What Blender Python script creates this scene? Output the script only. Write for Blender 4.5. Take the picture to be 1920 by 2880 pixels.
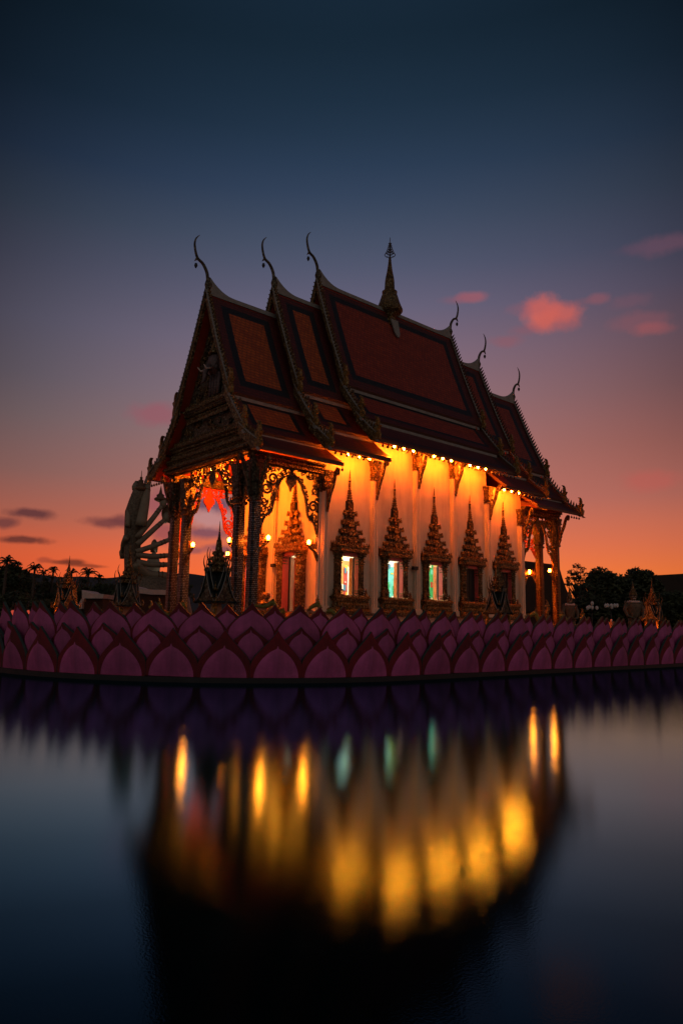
import bpy, math, random
from mathutils import Vector, Matrix
R = math.radians
random.seed(7)
S = bpy.context.scene
for o in list(bpy.data.objects): bpy.data.objects.remove(o)
COL = S.collection

# ------------------------------------------------------------------ camera
CAM = Vector((-21.73, -26.44, -0.586))
YAW, PITCH, ROLL, FPX = 0.71326, 0.15740, 0.01912, 2007.2
fw = Vector((math.sin(YAW), math.cos(YAW), 0)); rt = Vector((math.cos(YAW), -math.sin(YAW), 0)); up = Vector((0, 0, 1))
f2 = fw*math.cos(PITCH) + up*math.sin(PITCH); u2 = up*math.cos(PITCH) - fw*math.sin(PITCH)
r3 = rt*math.cos(ROLL) + u2*math.sin(ROLL); u3 = u2*math.cos(ROLL) - rt*math.sin(ROLL)
cam = bpy.data.cameras.new('camera'); co = bpy.data.objects.new('camera', cam); COL.objects.link(co)
m = Matrix.Identity(4)
for i in range(3): m[i][0], m[i][1], m[i][2], m[i][3] = r3[i], u3[i], -f2[i], CAM[i]
co.matrix_world = m
cam.sensor_fit = 'VERTICAL'; cam.sensor_height = 36.0; cam.lens = FPX/2880*36
cam.clip_start = 0.1; cam.clip_end = 20000
S.camera = co
def ray(u, v): return f2 + r3*((u-960)/FPX) - u3*((v-1440)/FPX)
def at(u, v, D): return CAM + ray(u, v)*D          # a surveyed point: photo pixel and distance
def gnd(u, D, z):                                  # ground spot under a surveyed direction
    p = at(u, 1760, D); return Vector((p.x, p.y, z))

S.view_settings.view_transform = 'Standard'; S.view_settings.look = 'None'
S.view_settings.exposure = 0.0; S.view_settings.gamma = 1.0
S.cycles.use_denoising = True
S.cycles.max_bounces = 6; S.cycles.diffuse_bounces = 3; S.cycles.glossy_bounces = 3
S.cycles.sample_clamp_indirect = 40.0
S.cycles.caustics_reflective = True
WATER_Z = -2.13

# ------------------------------------------------------------------ world : dusk sky
def lin(c):
    return tuple(((x/255)/12.92 if x/255 <= .04045 else ((x/255+.055)/1.055)**2.4) for x in c) + (1,)
W = bpy.data.worlds.new('World'); S.world = W; W.use_nodes = True
nt = W.node_tree; nt.nodes.clear(); NL = nt.links
def N(t, **k):
    n = nt.nodes.new(t)
    for a, b in k.items(): setattr(n, a, b)
    return n
def setin(s, v):
    if hasattr(v, 'is_output') or isinstance(v, bpy.types.NodeSocket): NL.new(v, s)
    else: s.default_value = v
def M(op, a, b=0.0, c=0.0, clamp=False):
    n = N('ShaderNodeMath', operation=op, use_clamp=clamp)
    setin(n.inputs[0], a); setin(n.inputs[1], b); setin(n.inputs[2], c)
    return n.outputs[0]
def DOT(v, w):
    n = N('ShaderNodeVectorMath', operation='DOT_PRODUCT'); setin(n.inputs[0], v); n.inputs[1].default_value = w
    return n.outputs['Value']
def MIX(f, a, b):
    n = N('ShaderNodeMix', data_type='RGBA'); setin(n.inputs[0], f); setin(n.inputs[6], a); setin(n.inputs[7], b)
    return n.outputs[2]
def MUL(col, f):
    n = N('ShaderNodeVectorMath', operation='SCALE'); setin(n.inputs[0], col); setin(n.inputs['Scale'], f)
    return n.outputs[0]
def RAMP(f, stops):
    n = N('ShaderNodeValToRGB'); setin(n.inputs[0], f); cr = n.color_ramp
    cr.elements[0].position = stops[0][0]; cr.elements[0].color = stops[0][1]
    cr.elements[1].position = stops[-1][0]; cr.elements[1].color = stops[-1][1]
    for p, c in stops[1:-1]: e = cr.elements.new(p); e.color = c
    return n.outputs[0]
tc = N('ShaderNodeTexCoord'); D3 = tc.outputs['Generated']
sx = N('ShaderNodeSeparateXYZ'); NL.new(D3, sx.inputs[0])
el = M('DIVIDE', M('ARCSINE', sx.outputs[2]), math.pi/2)
az = M('MULTIPLY', M('ARCTAN2', sx.outputs[0], sx.outputs[1]), 180/math.pi)
def est(l): return [(e/90, lin(c)) for e, c in l]
left = RAMP(el, est([(-2, (150, 60, 34)), (0, (222, 80, 40)), (3, (234, 92, 48)), (5, (222, 96, 58)), (7.5, (180, 98, 78)), (11, (144, 100, 94)),
    (15, (122, 101, 104)), (18, (108, 97, 108)), (22, (94, 90, 108)), (26, (75, 77, 96)), (29.5, (56, 66, 84)), (33, (37, 52, 74)), (37, (24, 40, 57)), (42, (16, 31, 44)), (60, (20, 34, 52)), (90, (26, 40, 66))]))
right = RAMP(el, est([(-2, (160, 70, 30)), (0, (244, 116, 46)), (3.5, (246, 120, 52)), (6.5, (220, 112, 76)), (10, (182, 106, 92)), (14, (158, 99, 92)),
    (18, (134, 95, 98)), (21.5, (116, 90, 102)), (25, (92, 84, 104)), (28, (72, 75, 96)), (31.5, (55, 65, 84)), (35, (38, 53, 73)), (39, (25, 41, 57)), (43, (17, 32, 45)), (60, (20, 34, 52)), (90, (26, 40, 66))]))
sky = MIX(M('DIVIDE', M('SUBTRACT', az, 17), 47, clamp=True), left, right)
t = M('DIVIDE', M('SUBTRACT', az, 41), 24)
lobe = M('MAXIMUM', M('SUBTRACT', 1.38, M('MULTIPLY', M('MULTIPLY', t, t), 0.60)), 0.42)
kel = M('MAXIMUM', M('DIVIDE', M('SUBTRACT', el, 0.0), 0.20, clamp=True), 0.45)
sky = MUL(sky, M('ADD', M('MULTIPLY', lobe, kel), M('SUBTRACT', 1.0, kel)))
# clouds: (u, v, half width, half height, colour, opacity) surveyed from the photograph, placed by direction
nz = N('ShaderNodeTexNoise'); nz.inputs['Scale'].default_value = 26; nz.inputs['Detail'].default_value = 5; nz.inputs['Roughness'].default_value = .6
NL.new(D3, nz.inputs['Vector']); nzv = M('SUBTRACT', nz.outputs[0], 0.5)
nz2 = N('ShaderNodeTexNoise'); nz2.inputs['Scale'].default_value = 60; nz2.inputs['Detail'].default_value = 4
NL.new(D3, nz2.inputs['Vector']); nzw = M('SUBTRACT', nz2.outputs[0], 0.5)
CL = [(1520, 884, 42, 44, (222, 102, 84), .85), (1575, 876, 48, 22, (212, 98, 84), .75), (1500, 868, 60, 20, (160, 88, 96), .4), (1560, 905, 60, 24, (190, 92, 86), .5), (1325, 836, 40, 14, (176, 92, 98), .6), (1290, 842, 50, 12, (140, 86, 100), .4), (1680, 842, 26, 14, (150, 86, 94), .5), (1640, 850, 50, 10, (130, 84, 96), .35),
      (1795, 905, 70, 24, (150, 84, 90), .35), (1828, 925, 46, 16, (172, 86, 86), .45), (1770, 850, 50, 16, (130, 82, 94), .3), (1860, 688, 70, 22, (116, 76, 92), .5), (1800, 700, 60, 12, (92, 72, 92), .35), (440, 1165, 70, 30, (152, 84, 96), .7), (1830, 1350, 70, 26, (190, 88, 80), .5),
      (85, 1446, 52, 15, (84, 46, 52), .95), (10, 1470, 34, 14, (100, 54, 56), .9), (62, 1519, 66, 10, (86, 42, 40), .95), (310, 1470, 62, 15, (104, 54, 58), .9), (350, 1462, 40, 14, (104, 54, 58), .7),
      (208, 1584, 36, 9, (98, 44, 34), .95), (165, 1582, 30, 6, (110, 48, 36), .8), (255, 1592, 40, 5, (120, 50, 36), .8), (125, 1576, 18, 8, (150, 62, 46), .7),
      (460, 1420, 60, 40, (150, 78, 88), .8), (470, 1500, 50, 30, (140, 70, 78), .8), (590, 1420, 70, 22, (98, 72, 96), .95), (580, 1500, 60, 18, (112, 72, 90), .9), (620, 1545, 50, 12, (120, 74, 86), .9), (540, 1550, 40, 9, (130, 78, 86), .8),
      (1420, 960, 40, 14, (150, 84, 92), .45), (1480, 930, 40, 14, (146, 84, 94), .4), (590, 1460, 60, 26, (186, 150, 156), .6)]
for (u, v, hw, hh, c, op) in CL:
    d = ray(u, v).normalized(); rr = Vector((d.y, -d.x, 0)).normalized(); uu = rr.cross(d).normalized()
    sa, sb = FPX/(hw*1.15), FPX/(hh*1.15)
    px = M('ADD', DOT(D3, rr*sa), M('MULTIPLY', nzw, .9)); py = M('ADD', DOT(D3, uu*sb), M('MULTIPLY', nzv, 1.5))
    r2 = M('ADD', M('MULTIPLY', px, px), M('MULTIPLY', py, py))
    mk = M('MULTIPLY', M('POWER', M('SUBTRACT', 1.12, M('MULTIPLY', r2, .72), clamp=True), 1.8), op*.9)
    mk = M('MULTIPLY', mk, M('GREATER_THAN', DOT(D3, d), 0.5))
    sky = MIX(mk, sky, lin(c))
# the dusk sky behind the photographer: a pale lilac afterglow that lights the fronts of things
back = M('DIVIDE', M('SUBTRACT', 0.12, DOT(D3, fw)), 0.5, clamp=True)
REAR = RAMP(el, [(0, (.16, .12, .09, 1)), (.15, (.225, .165, .125, 1)), (.4, (.13, .115, .12, 1)), (1, (.03, .035, .06, 1))])
sky = MIX(back, sky, REAR)
bg = N('ShaderNodeBackground'); NL.new(sky, bg.inputs[0]); bg.inputs[1].default_value = 1.0
# a little of the physical Nishita dusk sky, sun just under the horizon behind the temple
ns = N('ShaderNodeTexSky', sky_type='NISHITA'); ns.sun_disc = False; ns.sun_elevation = R(-3); ns.sun_rotation = R(42)
bg2 = N('ShaderNodeBackground'); NL.new(ns.outputs[0], bg2.inputs[0]); bg2.inputs[1].default_value = 0.015
ad = N('ShaderNodeAddShader'); NL.new(bg.outputs[0], ad.inputs[0]); NL.new(bg2.outputs[0], ad.inputs[1])
ow = N('ShaderNodeOutputWorld'); NL.new(ad.outputs[0], ow.inputs[0])

# ------------------------------------------------------------------ materials
MATS = {}
def mat(name, col=(.5, .5, .5), rough=.6, metal=0.0, var=.25, vscale=3.0, bump=0.0, bscale=20.0, emit=None, estr=1.0, tex=None, orand=0):
    mt = bpy.data.materials.new(name); mt.use_nodes = True; MATS[name] = mt
    n = mt.node_tree; b = n.nodes['Principled BSDF']; L = n.links
    b.inputs['Roughness'].default_value = rough; b.inputs['Metallic'].default_value = metal
    tcn = n.nodes.new('ShaderNodeTexCoord')
    no = n.nodes.new('ShaderNodeTexNoise'); no.inputs['Scale'].default_value = vscale; no.inputs['Detail'].default_value = 6; no.inputs['Roughness'].default_value = .65
    L.new(tcn.outputs['Object'], no.inputs['Vector'])
    cr = n.nodes.new('ShaderNodeValToRGB'); e = cr.color_ramp.elements
    e[0].position = .3; e[1].position = .7
    e[0].color = tuple(x*(1-var) for x in col) + (1,); e[1].color = tuple(min(1, x*(1+var)) for x in col) + (1,)
    L.new(no.outputs[0], cr.inputs[0]); out = cr.outputs[0]
    if tex: out = tex(n, L, tcn, out, b)
    if orand:
        oi = n.nodes.new('ShaderNodeObjectInfo'); mr = n.nodes.new('ShaderNodeMapRange'); mr.inputs['To Min'].default_value = 1-orand; mr.inputs['To Max'].default_value = 1+orand
        L.new(oi.outputs['Random'], mr.inputs[0]); vm = n.nodes.new('ShaderNodeVectorMath'); vm.operation = 'SCALE'; L.new(out, vm.inputs[0]); L.new(mr.outputs[0], vm.inputs['Scale']); out = vm.outputs[0]
    L.new(out, b.inputs['Base Color'])
    if bump:
        n2 = n.nodes.new('ShaderNodeTexVoronoi'); n2.inputs['Scale'].default_value = bscale
        L.new(tcn.outputs['Object'], n2.inputs['Vector'])
        bp = n.nodes.new('ShaderNodeBump'); bp.inputs['Strength'].default_value = bump; bp.inputs['Distance'].default_value = .05
        L.new(n2.outputs['Distance'], bp.inputs['Height']); L.new(bp.outputs[0], b.inputs['Normal'])
    if emit:
        b.inputs['Emission Color'].default_value = tuple(emit) + (1,); b.inputs['Emission Strength'].default_value = estr
    return mt
def mixc(n, L, f, a, b2, mode='MIX'):
    x = n.nodes.new('ShaderNodeMix'); x.data_type = 'RGBA'; x.blend_type = mode
    for s, v in ((x.inputs[0], f), (x.inputs[6], a), (x.inputs[7], b2)):
        if isinstance(v, bpy.types.NodeSocket): L.new(v, s)
        else: s.default_value = v
    return x.outputs[2]
def brick_tex(c2, mortar, sx, sz, msize=.02, bump=.4):
    def f(n, L, tcn, out, b):
        se = n.nodes.new('ShaderNodeSeparateXYZ'); L.new(tcn.outputs['Object'], se.inputs[0])
        a = n.nodes.new('ShaderNodeMath'); a.operation = 'ADD'; L.new(se.outputs[0], a.inputs[0]); L.new(se.outputs[1], a.inputs[1])
        cb = n.nodes.new('ShaderNodeCombineXYZ'); L.new(a.outputs[0], cb.inputs[0]); L.new(se.outputs[2], cb.inputs[1])
        br = n.nodes.new('ShaderNodeTexBrick'); L.new(cb.outputs[0], br.inputs['Vector']); br.inputs['Scale'].default_value = 1
        br.inputs['Brick Width'].default_value = sx; br.inputs['Row Height'].default_value = sz; br.inputs['Mortar Size'].default_value = msize; br.inputs['Mortar Smooth'].default_value = .3
        L.new(out, br.inputs['Color1']); br.inputs['Color2'].default_value = tuple(c2) + (1,); br.inputs['Mortar'].default_value = tuple(mortar) + (1,)
        bp = n.nodes.new('ShaderNodeBump'); bp.inputs['Strength'].default_value = bump; bp.inputs['Distance'].default_value = .03; bp.invert = True
        L.new(br.outputs['Fac'], bp.inputs['Height']); L.new(bp.outputs[0], b.inputs['Normal'])
        return br.outputs['Color']
    return f
def streak_tex(dirt, amount=.5):
    def f(n, L, tcn, out, b):
        mp = n.nodes.new('ShaderNodeMapping'); mp.inputs['Scale'].default_value = (1.3, 1.3, .18); L.new(tcn.outputs['Object'], mp.inputs[0])
        no = n.nodes.new('ShaderNodeTexNoise'); no.inputs['Scale'].default_value = 1.6; no.inputs['Detail'].default_value = 8; no.inputs['Roughness'].default_value = .7
        L.new(mp.outputs[0], no.inputs['Vector'])
        cr = n.nodes.new('ShaderNodeValToRGB'); cr.color_ramp.elements[0].position = .46; cr.color_ramp.elements[1].position = .72
        L.new(no.outputs[0], cr.inputs[0])
        mu = n.nodes.new('ShaderNodeMath'); mu.operation = 'MULTIPLY'; mu.inputs[1].default_value = amount; L.new(cr.outputs[0], mu.inputs[0])
        return mixc(n, L, mu.outputs[0], out, tuple(dirt) + (1,))
    return f
mat('plaster', (.66, .585, .44), .75, 0, .07, 2.2, tex=streak_tex((.38, .31, .22), .6))
mat('plinth_stone', (.42, .34, .30), .8, 0, .15, 3)
def mosaic_tex(sc, lo, hi, glint=(.30, .24, .12)):
    def f(n, L, tcn, out, b):
        vo = n.nodes.new('ShaderNodeTexVoronoi'); vo.inputs['Scale'].default_value = sc; L.new(tcn.outputs['Object'], vo.inputs['Vector'])
        se = n.nodes.new('ShaderNodeSeparateColor'); L.new(vo.outputs['Color'], se.inputs[0])
        mr = n.nodes.new('ShaderNodeMapRange'); mr.inputs['To Min'].default_value = lo; mr.inputs['To Max'].default_value = hi; L.new(se.outputs[0], mr.inputs[0])
        vm = n.nodes.new('ShaderNodeVectorMath'); vm.operation = 'SCALE'; L.new(out, vm.inputs[0]); L.new(mr.outputs[0], vm.inputs['Scale'])
        gt = n.nodes.new('ShaderNodeMath'); gt.operation = 'GREATER_THAN'; gt.inputs[1].default_value = .86; L.new(se.outputs[1], gt.inputs[0])
        return mixc(n, L, gt.outputs[0], vm.outputs[0], tuple(glint)+(1,))
    return f
mat('gold', (.115, .066, .017), .45, .35, .75, 11, bump=.9, bscale=13, tex=mosaic_tex(15, .25, 1.7))
mat('gold_leaf', (.24, .12, .022), .36, .5, .6, 9, bump=.6, bscale=20, tex=mosaic_tex(17, .35, 1.6))
mat('dark_carving', (.060, .047, .028), .5, .3, .7, 8, tex=mosaic_tex(13, .2, 2.0, (.16, .15, .11)), bump=.5, bscale=14)
mat('roof_border', (.12, .020, .017), .45, 0, .25, 5, tex=brick_tex((.085, .014, .013), (.04, .008, .007), .26, .17))
mat('roof_band', (.020, .018, .019), .4, 0, .3, 5, tex=brick_tex((.012, .014, .02), (.005, .005, .008), .26, .17))
mat('roof_field_orange', (.48, .095, .014), .5, 0, .25, 5, tex=brick_tex((.32, .055, .012), (.15, .03, .007), .26, .17))
mat('roof_field_red', (.34, .046, .016), .5, 0, .25, 5, tex=brick_tex((.22, .026, .012), (.10, .013, .007), .26, .17))
mat('ridge_white', (.24, .23, .205), .6, 0, .25, 4)
mat('soffit_red', (.33, .032, .010), .6, 0, .2, 3)
mat('fascia', (.10, .04, .025), .5, .1, .3, 8, bump=.3, bscale=12)
mat('teal_glass', (.008, .016, .018), .45, .1, .6, 18)
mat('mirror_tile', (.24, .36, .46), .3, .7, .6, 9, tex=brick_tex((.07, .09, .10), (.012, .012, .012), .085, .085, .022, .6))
mat('mirror_tile_lit', (.34, .20, .08), .3, .6, .5, 9, tex=brick_tex((.12, .10, .08), (.014, .012, .01), .085, .085, .022, .6))  # tile of the rear columns, golden lamp light painted into its colour
mat('jamb_pink', (.62, .13, .12), .5, 0, .1, 3)
mat('leaf_white', (.72, .55, .48), .5, 0, .05, 3)
mat('door_red', (.45, .03, .03), .4, 0, .1, 3)
mat('door_gold', (.62, .40, .12), .3, .7, .5, 7, bump=.8, bscale=9)
mat('dark_wood_and_gap', (.035, .018, .012), .6, 0, .3, 6)
mat('black', (.012, .012, .012), .5)
mat('petal_pink', (.50, .088, .27), .75, 0, .22, 2.4, tex=streak_tex((.17, .05, .10), .65), orand=.16)
mat('petal_red', (.145, .004, .010), .8, 0, .4, 3, tex=streak_tex((.06, .01, .012), .6), orand=.2)
mat('petal_rim', (.030, .055, .045), .5, 0, .3, 4)
mat('deck', (.12, .10, .085), .7, 0, .25, 2)
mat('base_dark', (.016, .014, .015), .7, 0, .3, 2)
mat('leaf', (.045, .058, .02), .7, 0, .5, 1.2)
mat('leaf_dark', (.028, .042, .018), .7, 0, .5, 1.2)
mat('bark', (.06, .045, .032), .8, 0, .3, 4)
mat('statue_mosaic', (.13, .105, .07), .6, 0, .7, 5, bump=1.0, bscale=3.5)
mat('statue_skin', (.22, .185, .125), .55, 0, .15, 1.0)
mat('statue_gold', (.14, .08, .04), .5, .3, .3, 4)
mat('dim_relief', (.13, .09, .09), .5, .2, .6, 8, bump=.6, bscale=10)
mat('white_plaster', (.55, .50, .47), .7, 0, .15, 2)
mat('brown_wall', (.055, .025, .016), .8, 0, .3, 2)
mat('guardian', (.12, .085, .05), .6, .1, .5, 3, bump=.5, bscale=7)
mat('naga_green', (.17, .17, .03), .5, .2, .4, 9, bump=.5, bscale=14)
mat('rail_pink', (.50, .27, .19), .7, 0, .15, 3)
mat('big_roof', (.030, .018, .013), .7, 0, .3, 1.5)
mat('globe_white', (.62, .60, .58), .4, 0, .05, 3)
mat('lantern_red', (.62, .08, .04), .6, 0, .1, 5, emit=(1, .13, .07), estr=.40)
mat('ground', (.045, .042, .03), .9, 0, .4, .3)
mat('hill', (.055, .05, .06), .9, 0, .4, .01)
mat('bulb', (1, .6, .2), .4, emit=(1, .14, .005), estr=1250)
mat('globe_lamp', (1, .6, .2), .4, emit=(1, .12, .005), estr=230)
mat('uplight', (1, 1, .8), .4, emit=(.85, 1, .55), estr=60)
mat('flood', (1, 1, .9), .4, emit=(1, .9, .65), estr=30)
for nm, c in (('mural_turquoise', (.12, .55, .55)), ('mural_yellow', (.85, .55, .05)), ('mural_white', (.80, .78, .72)), ('mural_orange', (.75, .26, .07)), ('mural_green', (.03, .38, .16)), ('mural_blue', (.06, .20, .36)), ('mural_red', (.42, .05, .04))):
    mat(nm, c, .6, 0, .3, 4)
# pond water: dark, glossy, combed by small ripples (a long exposure)
def water_mat():
    mt = bpy.data.materials.new('water'); mt.use_nodes = True; n = mt.node_tree; L = n.links; n.nodes.clear()
    tcn = n.nodes.new('ShaderNodeTexCoord')
    def noise(sc, det, sx, sy, rot=0):
        mp = n.nodes.new('ShaderNodeMapping'); mp.inputs['Scale'].default_value = (sx, sy, 1); mp.inputs['Rotation'].default_value = (0, 0, rot); L.new(tcn.outputs['Object'], mp.inputs[0])
        no = n.nodes.new('ShaderNodeTexNoise'); no.inputs['Scale'].default_value = sc; no.inputs['Detail'].default_value = det; no.inputs['Roughness'].default_value = .6
        L.new(mp.outputs[0], no.inputs['Vector']); return no.outputs[0]
    b1 = n.nodes.new('ShaderNodeBump'); b1.inputs['Strength'].default_value = .13; b1.inputs['Distance'].default_value = .003; L.new(noise(62, 2, 1, 1), b1.inputs['Height'])
    gl = n.nodes.new('ShaderNodeBsdfGlossy'); gl.distribution = 'BECKMANN'; gl.inputs['Roughness'].default_value = .10; gl.inputs['Color'].default_value = (.29, .72, 1.0, 1); L.new(b1.outputs[0], gl.inputs['Normal'])
    df = n.nodes.new('ShaderNodeBsdfDiffuse'); df.inputs['Color'].default_value = (.001, .004, .005, 1)
    lw = n.nodes.new('ShaderNodeLayerWeight'); lw.inputs['Blend'].default_value = .5
    pw = n.nodes.new('ShaderNodeValToRGB'); L.new(lw.outputs['Facing'], pw.inputs[0]); e = pw.color_ramp.elements
    e[0].position = .42; e[0].color = (.02,)*3+(1,); e[1].position = 1.0; e[1].color = (.45,)*3+(1,)
    for p, v in ((.52, .03), (.60, .085), (.67, .19), (.74, .44), (.80, .80), (.87, .97), (.925, .45)): q = e.new(p); q.color = (v, v, v, 1)
    mx = n.nodes.new('ShaderNodeMixShader'); L.new(pw.outputs[0], mx.inputs[0]); L.new(df.outputs[0], mx.inputs[1]); L.new(gl.outputs[0], mx.inputs[2])
    o = n.nodes.new('ShaderNodeOutputMaterial'); L.new(mx.outputs[0], o.inputs[0]); MATS['water'] = mt
water_mat()

# ------------------------------------------------------------------ mesh helpers
class MB:
    def __init__(s): s.v = []; s.f = []; s.mi = []; s.ms = []; s.sm = []
    def m(s, name):
        if name not in s.ms: s.ms.append(name)
        return s.ms.index(name)
    def add(s, vs, fs, mt, smooth=False):
        b = len(s.v); k = s.m(mt); s.v += [tuple(x) for x in vs]
        for f in fs: s.f.append(tuple(b+i for i in f)); s.mi.append(k); s.sm.append(smooth)
    def box(s, x0, x1, y0, y1, z0, z1, mt):
        vs = [(x, y, z) for z in (z0, z1) for y in (y0, y1) for x in (x0, x1)]
        s.add(vs, [(0, 2, 3, 1), (4, 5, 7, 6), (0, 1, 5, 4), (1, 3, 7, 5), (3, 2, 6, 7), (2, 0, 4, 6)], mt)
    def lathe(s, prof, c, mt, seg=20, sx=1, sy=1, smooth=True):
        vs = [(c[0]+r*sx*math.cos(2*math.pi*i/seg), c[1]+r*sy*math.sin(2*math.pi*i/seg), c[2]+z) for r, z in prof for i in range(seg)]
        fs = [(j*seg+i, j*seg+(i+1) % seg, (j+1)*seg+(i+1) % seg, (j+1)*seg+i) for j in range(len(prof)-1) for i in range(seg)]
        fs += [tuple(range(seg))[::-1], tuple((len(prof)-1)*seg+i for i in range(seg))]
        s.add(vs, fs, mt, smooth)
    def sq(s, prof, c, mt, k=.62, q=.84, sx=1, sy=1, alt=None):
        """stack of redented squares: prof = (half width, z[, material])"""
        ring = [(k, 1), (k, q), (q, q), (q, k), (1, k), (1, -k), (q, -k), (q, -q), (k, -q), (k, -1), (-k, -1), (-k, -q), (-q, -q), (-q, -k), (-1, -k), (-1, k), (-q, k), (-q, q), (-k, q), (-k, 1)]
        n = len(ring)
        for a, b in zip(prof[:-1], prof[1:]):
            vs = [(c[0]+h[0]*sx*x, c[1]+h[0]*sy*y, c[2]+h[1]) for h in (a, b) for x, y in ring]
            s.add(vs, [((i+1) % n, i, n+i, n+(i+1) % n) for i in range(n)], a[2] if len(a) > 2 else mt)
        h = prof[-1]; s.add([(c[0]+h[0]*sx*x, c[1]+h[0]*sy*y, c[2]+h[1]) for x, y in ring], [tuple(range(n))[::-1]], mt)
        h = prof[0]; s.add([(c[0]+h[0]*sx*x, c[1]+h[0]*sy*y, c[2]+h[1]) for x, y in ring], [tuple(range(n))], mt)
    def tube(s, pts, rad, mt, seg=8, sq=1.0, smooth=True):
        pts = [Vector(p) for p in pts]; n = len(pts); vs = []
        rad = rad if hasattr(rad, '__len__') else [rad]*n
        prev = None
        for i, p in enumerate(pts):
            t = (pts[min(i+1, n-1)]-pts[max(i-1, 0)]).normalized()
            if prev is None: a = t.orthogonal().normalized()
            else: a = (prev - t*prev.dot(t)).normalized()
            prev = a; b = t.cross(a)
            for k in range(seg):
                an = 2*math.pi*k/seg; vs.append(p+(a*math.cos(an)+b*math.sin(an)*sq)*rad[i])
        fs = [(j*seg+i, j*seg+(i+1) % seg, (j+1)*seg+(i+1) % seg, (j+1)*seg+i) for j in range(n-1) for i in range(seg)]
        fs += [tuple(range(seg))[::-1], tuple((n-1)*seg+i for i in range(seg))]
        s.add(vs, fs, mt, smooth)
    def extr(s, out, o, U, V, th, mt):
        """2-D outline extruded to thickness th about the plane o,U,V"""
        o, U, V = Vector(o), Vector(U), Vector(V); Nn = U.cross(V).normalized()*(th/2); n = len(out)
        vs = [o+U*a+V*b-Nn for a, b in out] + [o+U*a+V*b+Nn for a, b in out]
        fs = [tuple(range(n))[::-1], tuple(range(n, 2*n))] + [(i, (i+1) % n, n+(i+1) % n, n+i) for i in range(n)]
        s.add(vs, fs, mt)
    def strip(s, pts, w, o, U, V, th, mt):
        """flat ribbon following a 2-D path (used for fretwork)"""
        o, U, V = Vector(o), Vector(U), Vector(V); Nn = U.cross(V).normalized()*(th/2); vs = []; n = len(pts)
        w = w if hasattr(w, '__len__') else [w]*n
        for i, p in enumerate(pts):
            q0, q1 = pts[max(i-1, 0)], pts[min(i+1, n-1)]; dx, dy = q1[0]-q0[0], q1[1]-q0[1]; l = math.hypot(dx, dy) or 1
            nx, ny = -dy/l*w[i]/2, dx/l*w[i]/2
            for (a, b) in ((p[0]+nx, p[1]+ny), (p[0]-nx, p[1]-ny)):
                vs += [o+U*a+V*b-Nn, o+U*a+V*b+Nn]
        fs = []
        for i in range(n-1):
            b = 4*i; fs += [(b, b+4, b+6, b+2), (b+1, b+3, b+7, b+5), (b, b+1, b+5, b+4), (b+2, b+6, b+7, b+3)]
        fs += [(0, 2, 3, 1), (4*n-4, 4*n-3, 4*n-1, 4*n-2)]
        s.add(vs, fs, mt)
    def leaf(s, p, d, n, w, h, th, mt):
        """small pointed antefix at p, width along d, thickness along n, rising h"""
        p, d, n = Vector(p), Vector(d), Vector(n); k = Vector((0, 0, 1))
        o = [(-w/2, 0), (w/2, 0), (w*.55, h*.35), (w*.2, h*.7), (0, h), (-w*.2, h*.7), (-w*.55, h*.35)]
        vs = [p+d*a+k*b-n*th/2 for a, b in o] + [p+d*a+k*b+n*th/2 for a, b in o]
        m_ = len(o); s.add(vs, [tuple(range(m_))[::-1], tuple(range(m_, 2*m_))] + [(i, (i+1) % m_, m_+(i+1) % m_, m_+i) for i in range(m_)], mt)
    def leaves(s, a, b, n, w, h, mt, th=.04):
        a, b = Vector(a), Vector(b); d = (b-a); L = d.length
        if L < 1e-4: return
        d.normalize(); nn = Vector((-d.y, d.x, 0)); c = max(1, round(L/n))
        for i in range(c): s.leaf(a+d*(L*(i+.5)/c), d, nn, w, h*(.85+.3*random.random()), th, mt)
    def ring_leaves(s, c, h, n, w, hh, mt, sx=1, sy=1, front_only=False):
        x, y = h*sx, h*sy
        s.leaves((c[0]-x, c[1]-y, c[2]), (c[0]+x, c[1]-y, c[2]), n, w, hh, mt)
        s.leaves((c[0]-x, c[1]+y, c[2]), (c[0]-x, c[1]-y, c[2]), n, w, hh, mt)
        s.leaves((c[0]+x, c[1]-y, c[2]), (c[0]+x, c[1]+y, c[2]), n, w, hh, mt)
        if not front_only: s.leaves((c[0]+x, c[1]+y, c[2]), (c[0]-x, c[1]+y, c[2]), n, w, hh, mt)
    def build(s, name, parent=None, label=None, cat=None, group=None, kind=None):
        me = bpy.data.meshes.new(name); me.from_pydata(s.v, [], s.f)
        for k in s.ms: me.materials.append(MATS[k])
        me.polygons.foreach_set('material_index', s.mi); me.polygons.foreach_set('use_smooth', s.sm); me.update()
        o = bpy.data.objects.new(name, me); COL.objects.link(o)
        if parent: o.parent = parent
        tag(o, label, cat, group, kind); return o
def tag(o, label=None, cat=None, group=None, kind=None):
    for k, v in (('label', label), ('category', cat), ('group', group), ('kind', kind)):
        if v: o[k] = v
    return o
def empty(name, loc, label, cat, group=None, rz=0):
    o = bpy.data.objects.new(name, None); COL.objects.link(o); o.location = loc; o.rotation_euler = (0, 0, rz); o.empty_display_size = .3
    return tag(o, label, cat, group)
def copy_tree(o, parent=None):
    c = o.copy(); COL.objects.link(c)
    if parent: c.parent = parent
    for ch in list(o.children): copy_tree(ch, c)
    return c
def lamp(kind, loc, energy, col, parent=None, radius=.06, target=None, size=120, blend=.7):
    l = bpy.data.lights.new('lamp_light', kind); l.energy = energy; l.color = col; l.shadow_soft_size = radius
    if kind == 'SPOT': l.spot_size = R(size); l.spot_blend = blend
    o = bpy.data.objects.new('lamp_light', l); COL.objects.link(o); o.location = loc
    if target is not None: o.rotation_euler = (Vector(target)-Vector(loc)).to_track_quat('-Z', 'Y').to_euler()
    if parent: o.parent = parent
    return o
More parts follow.
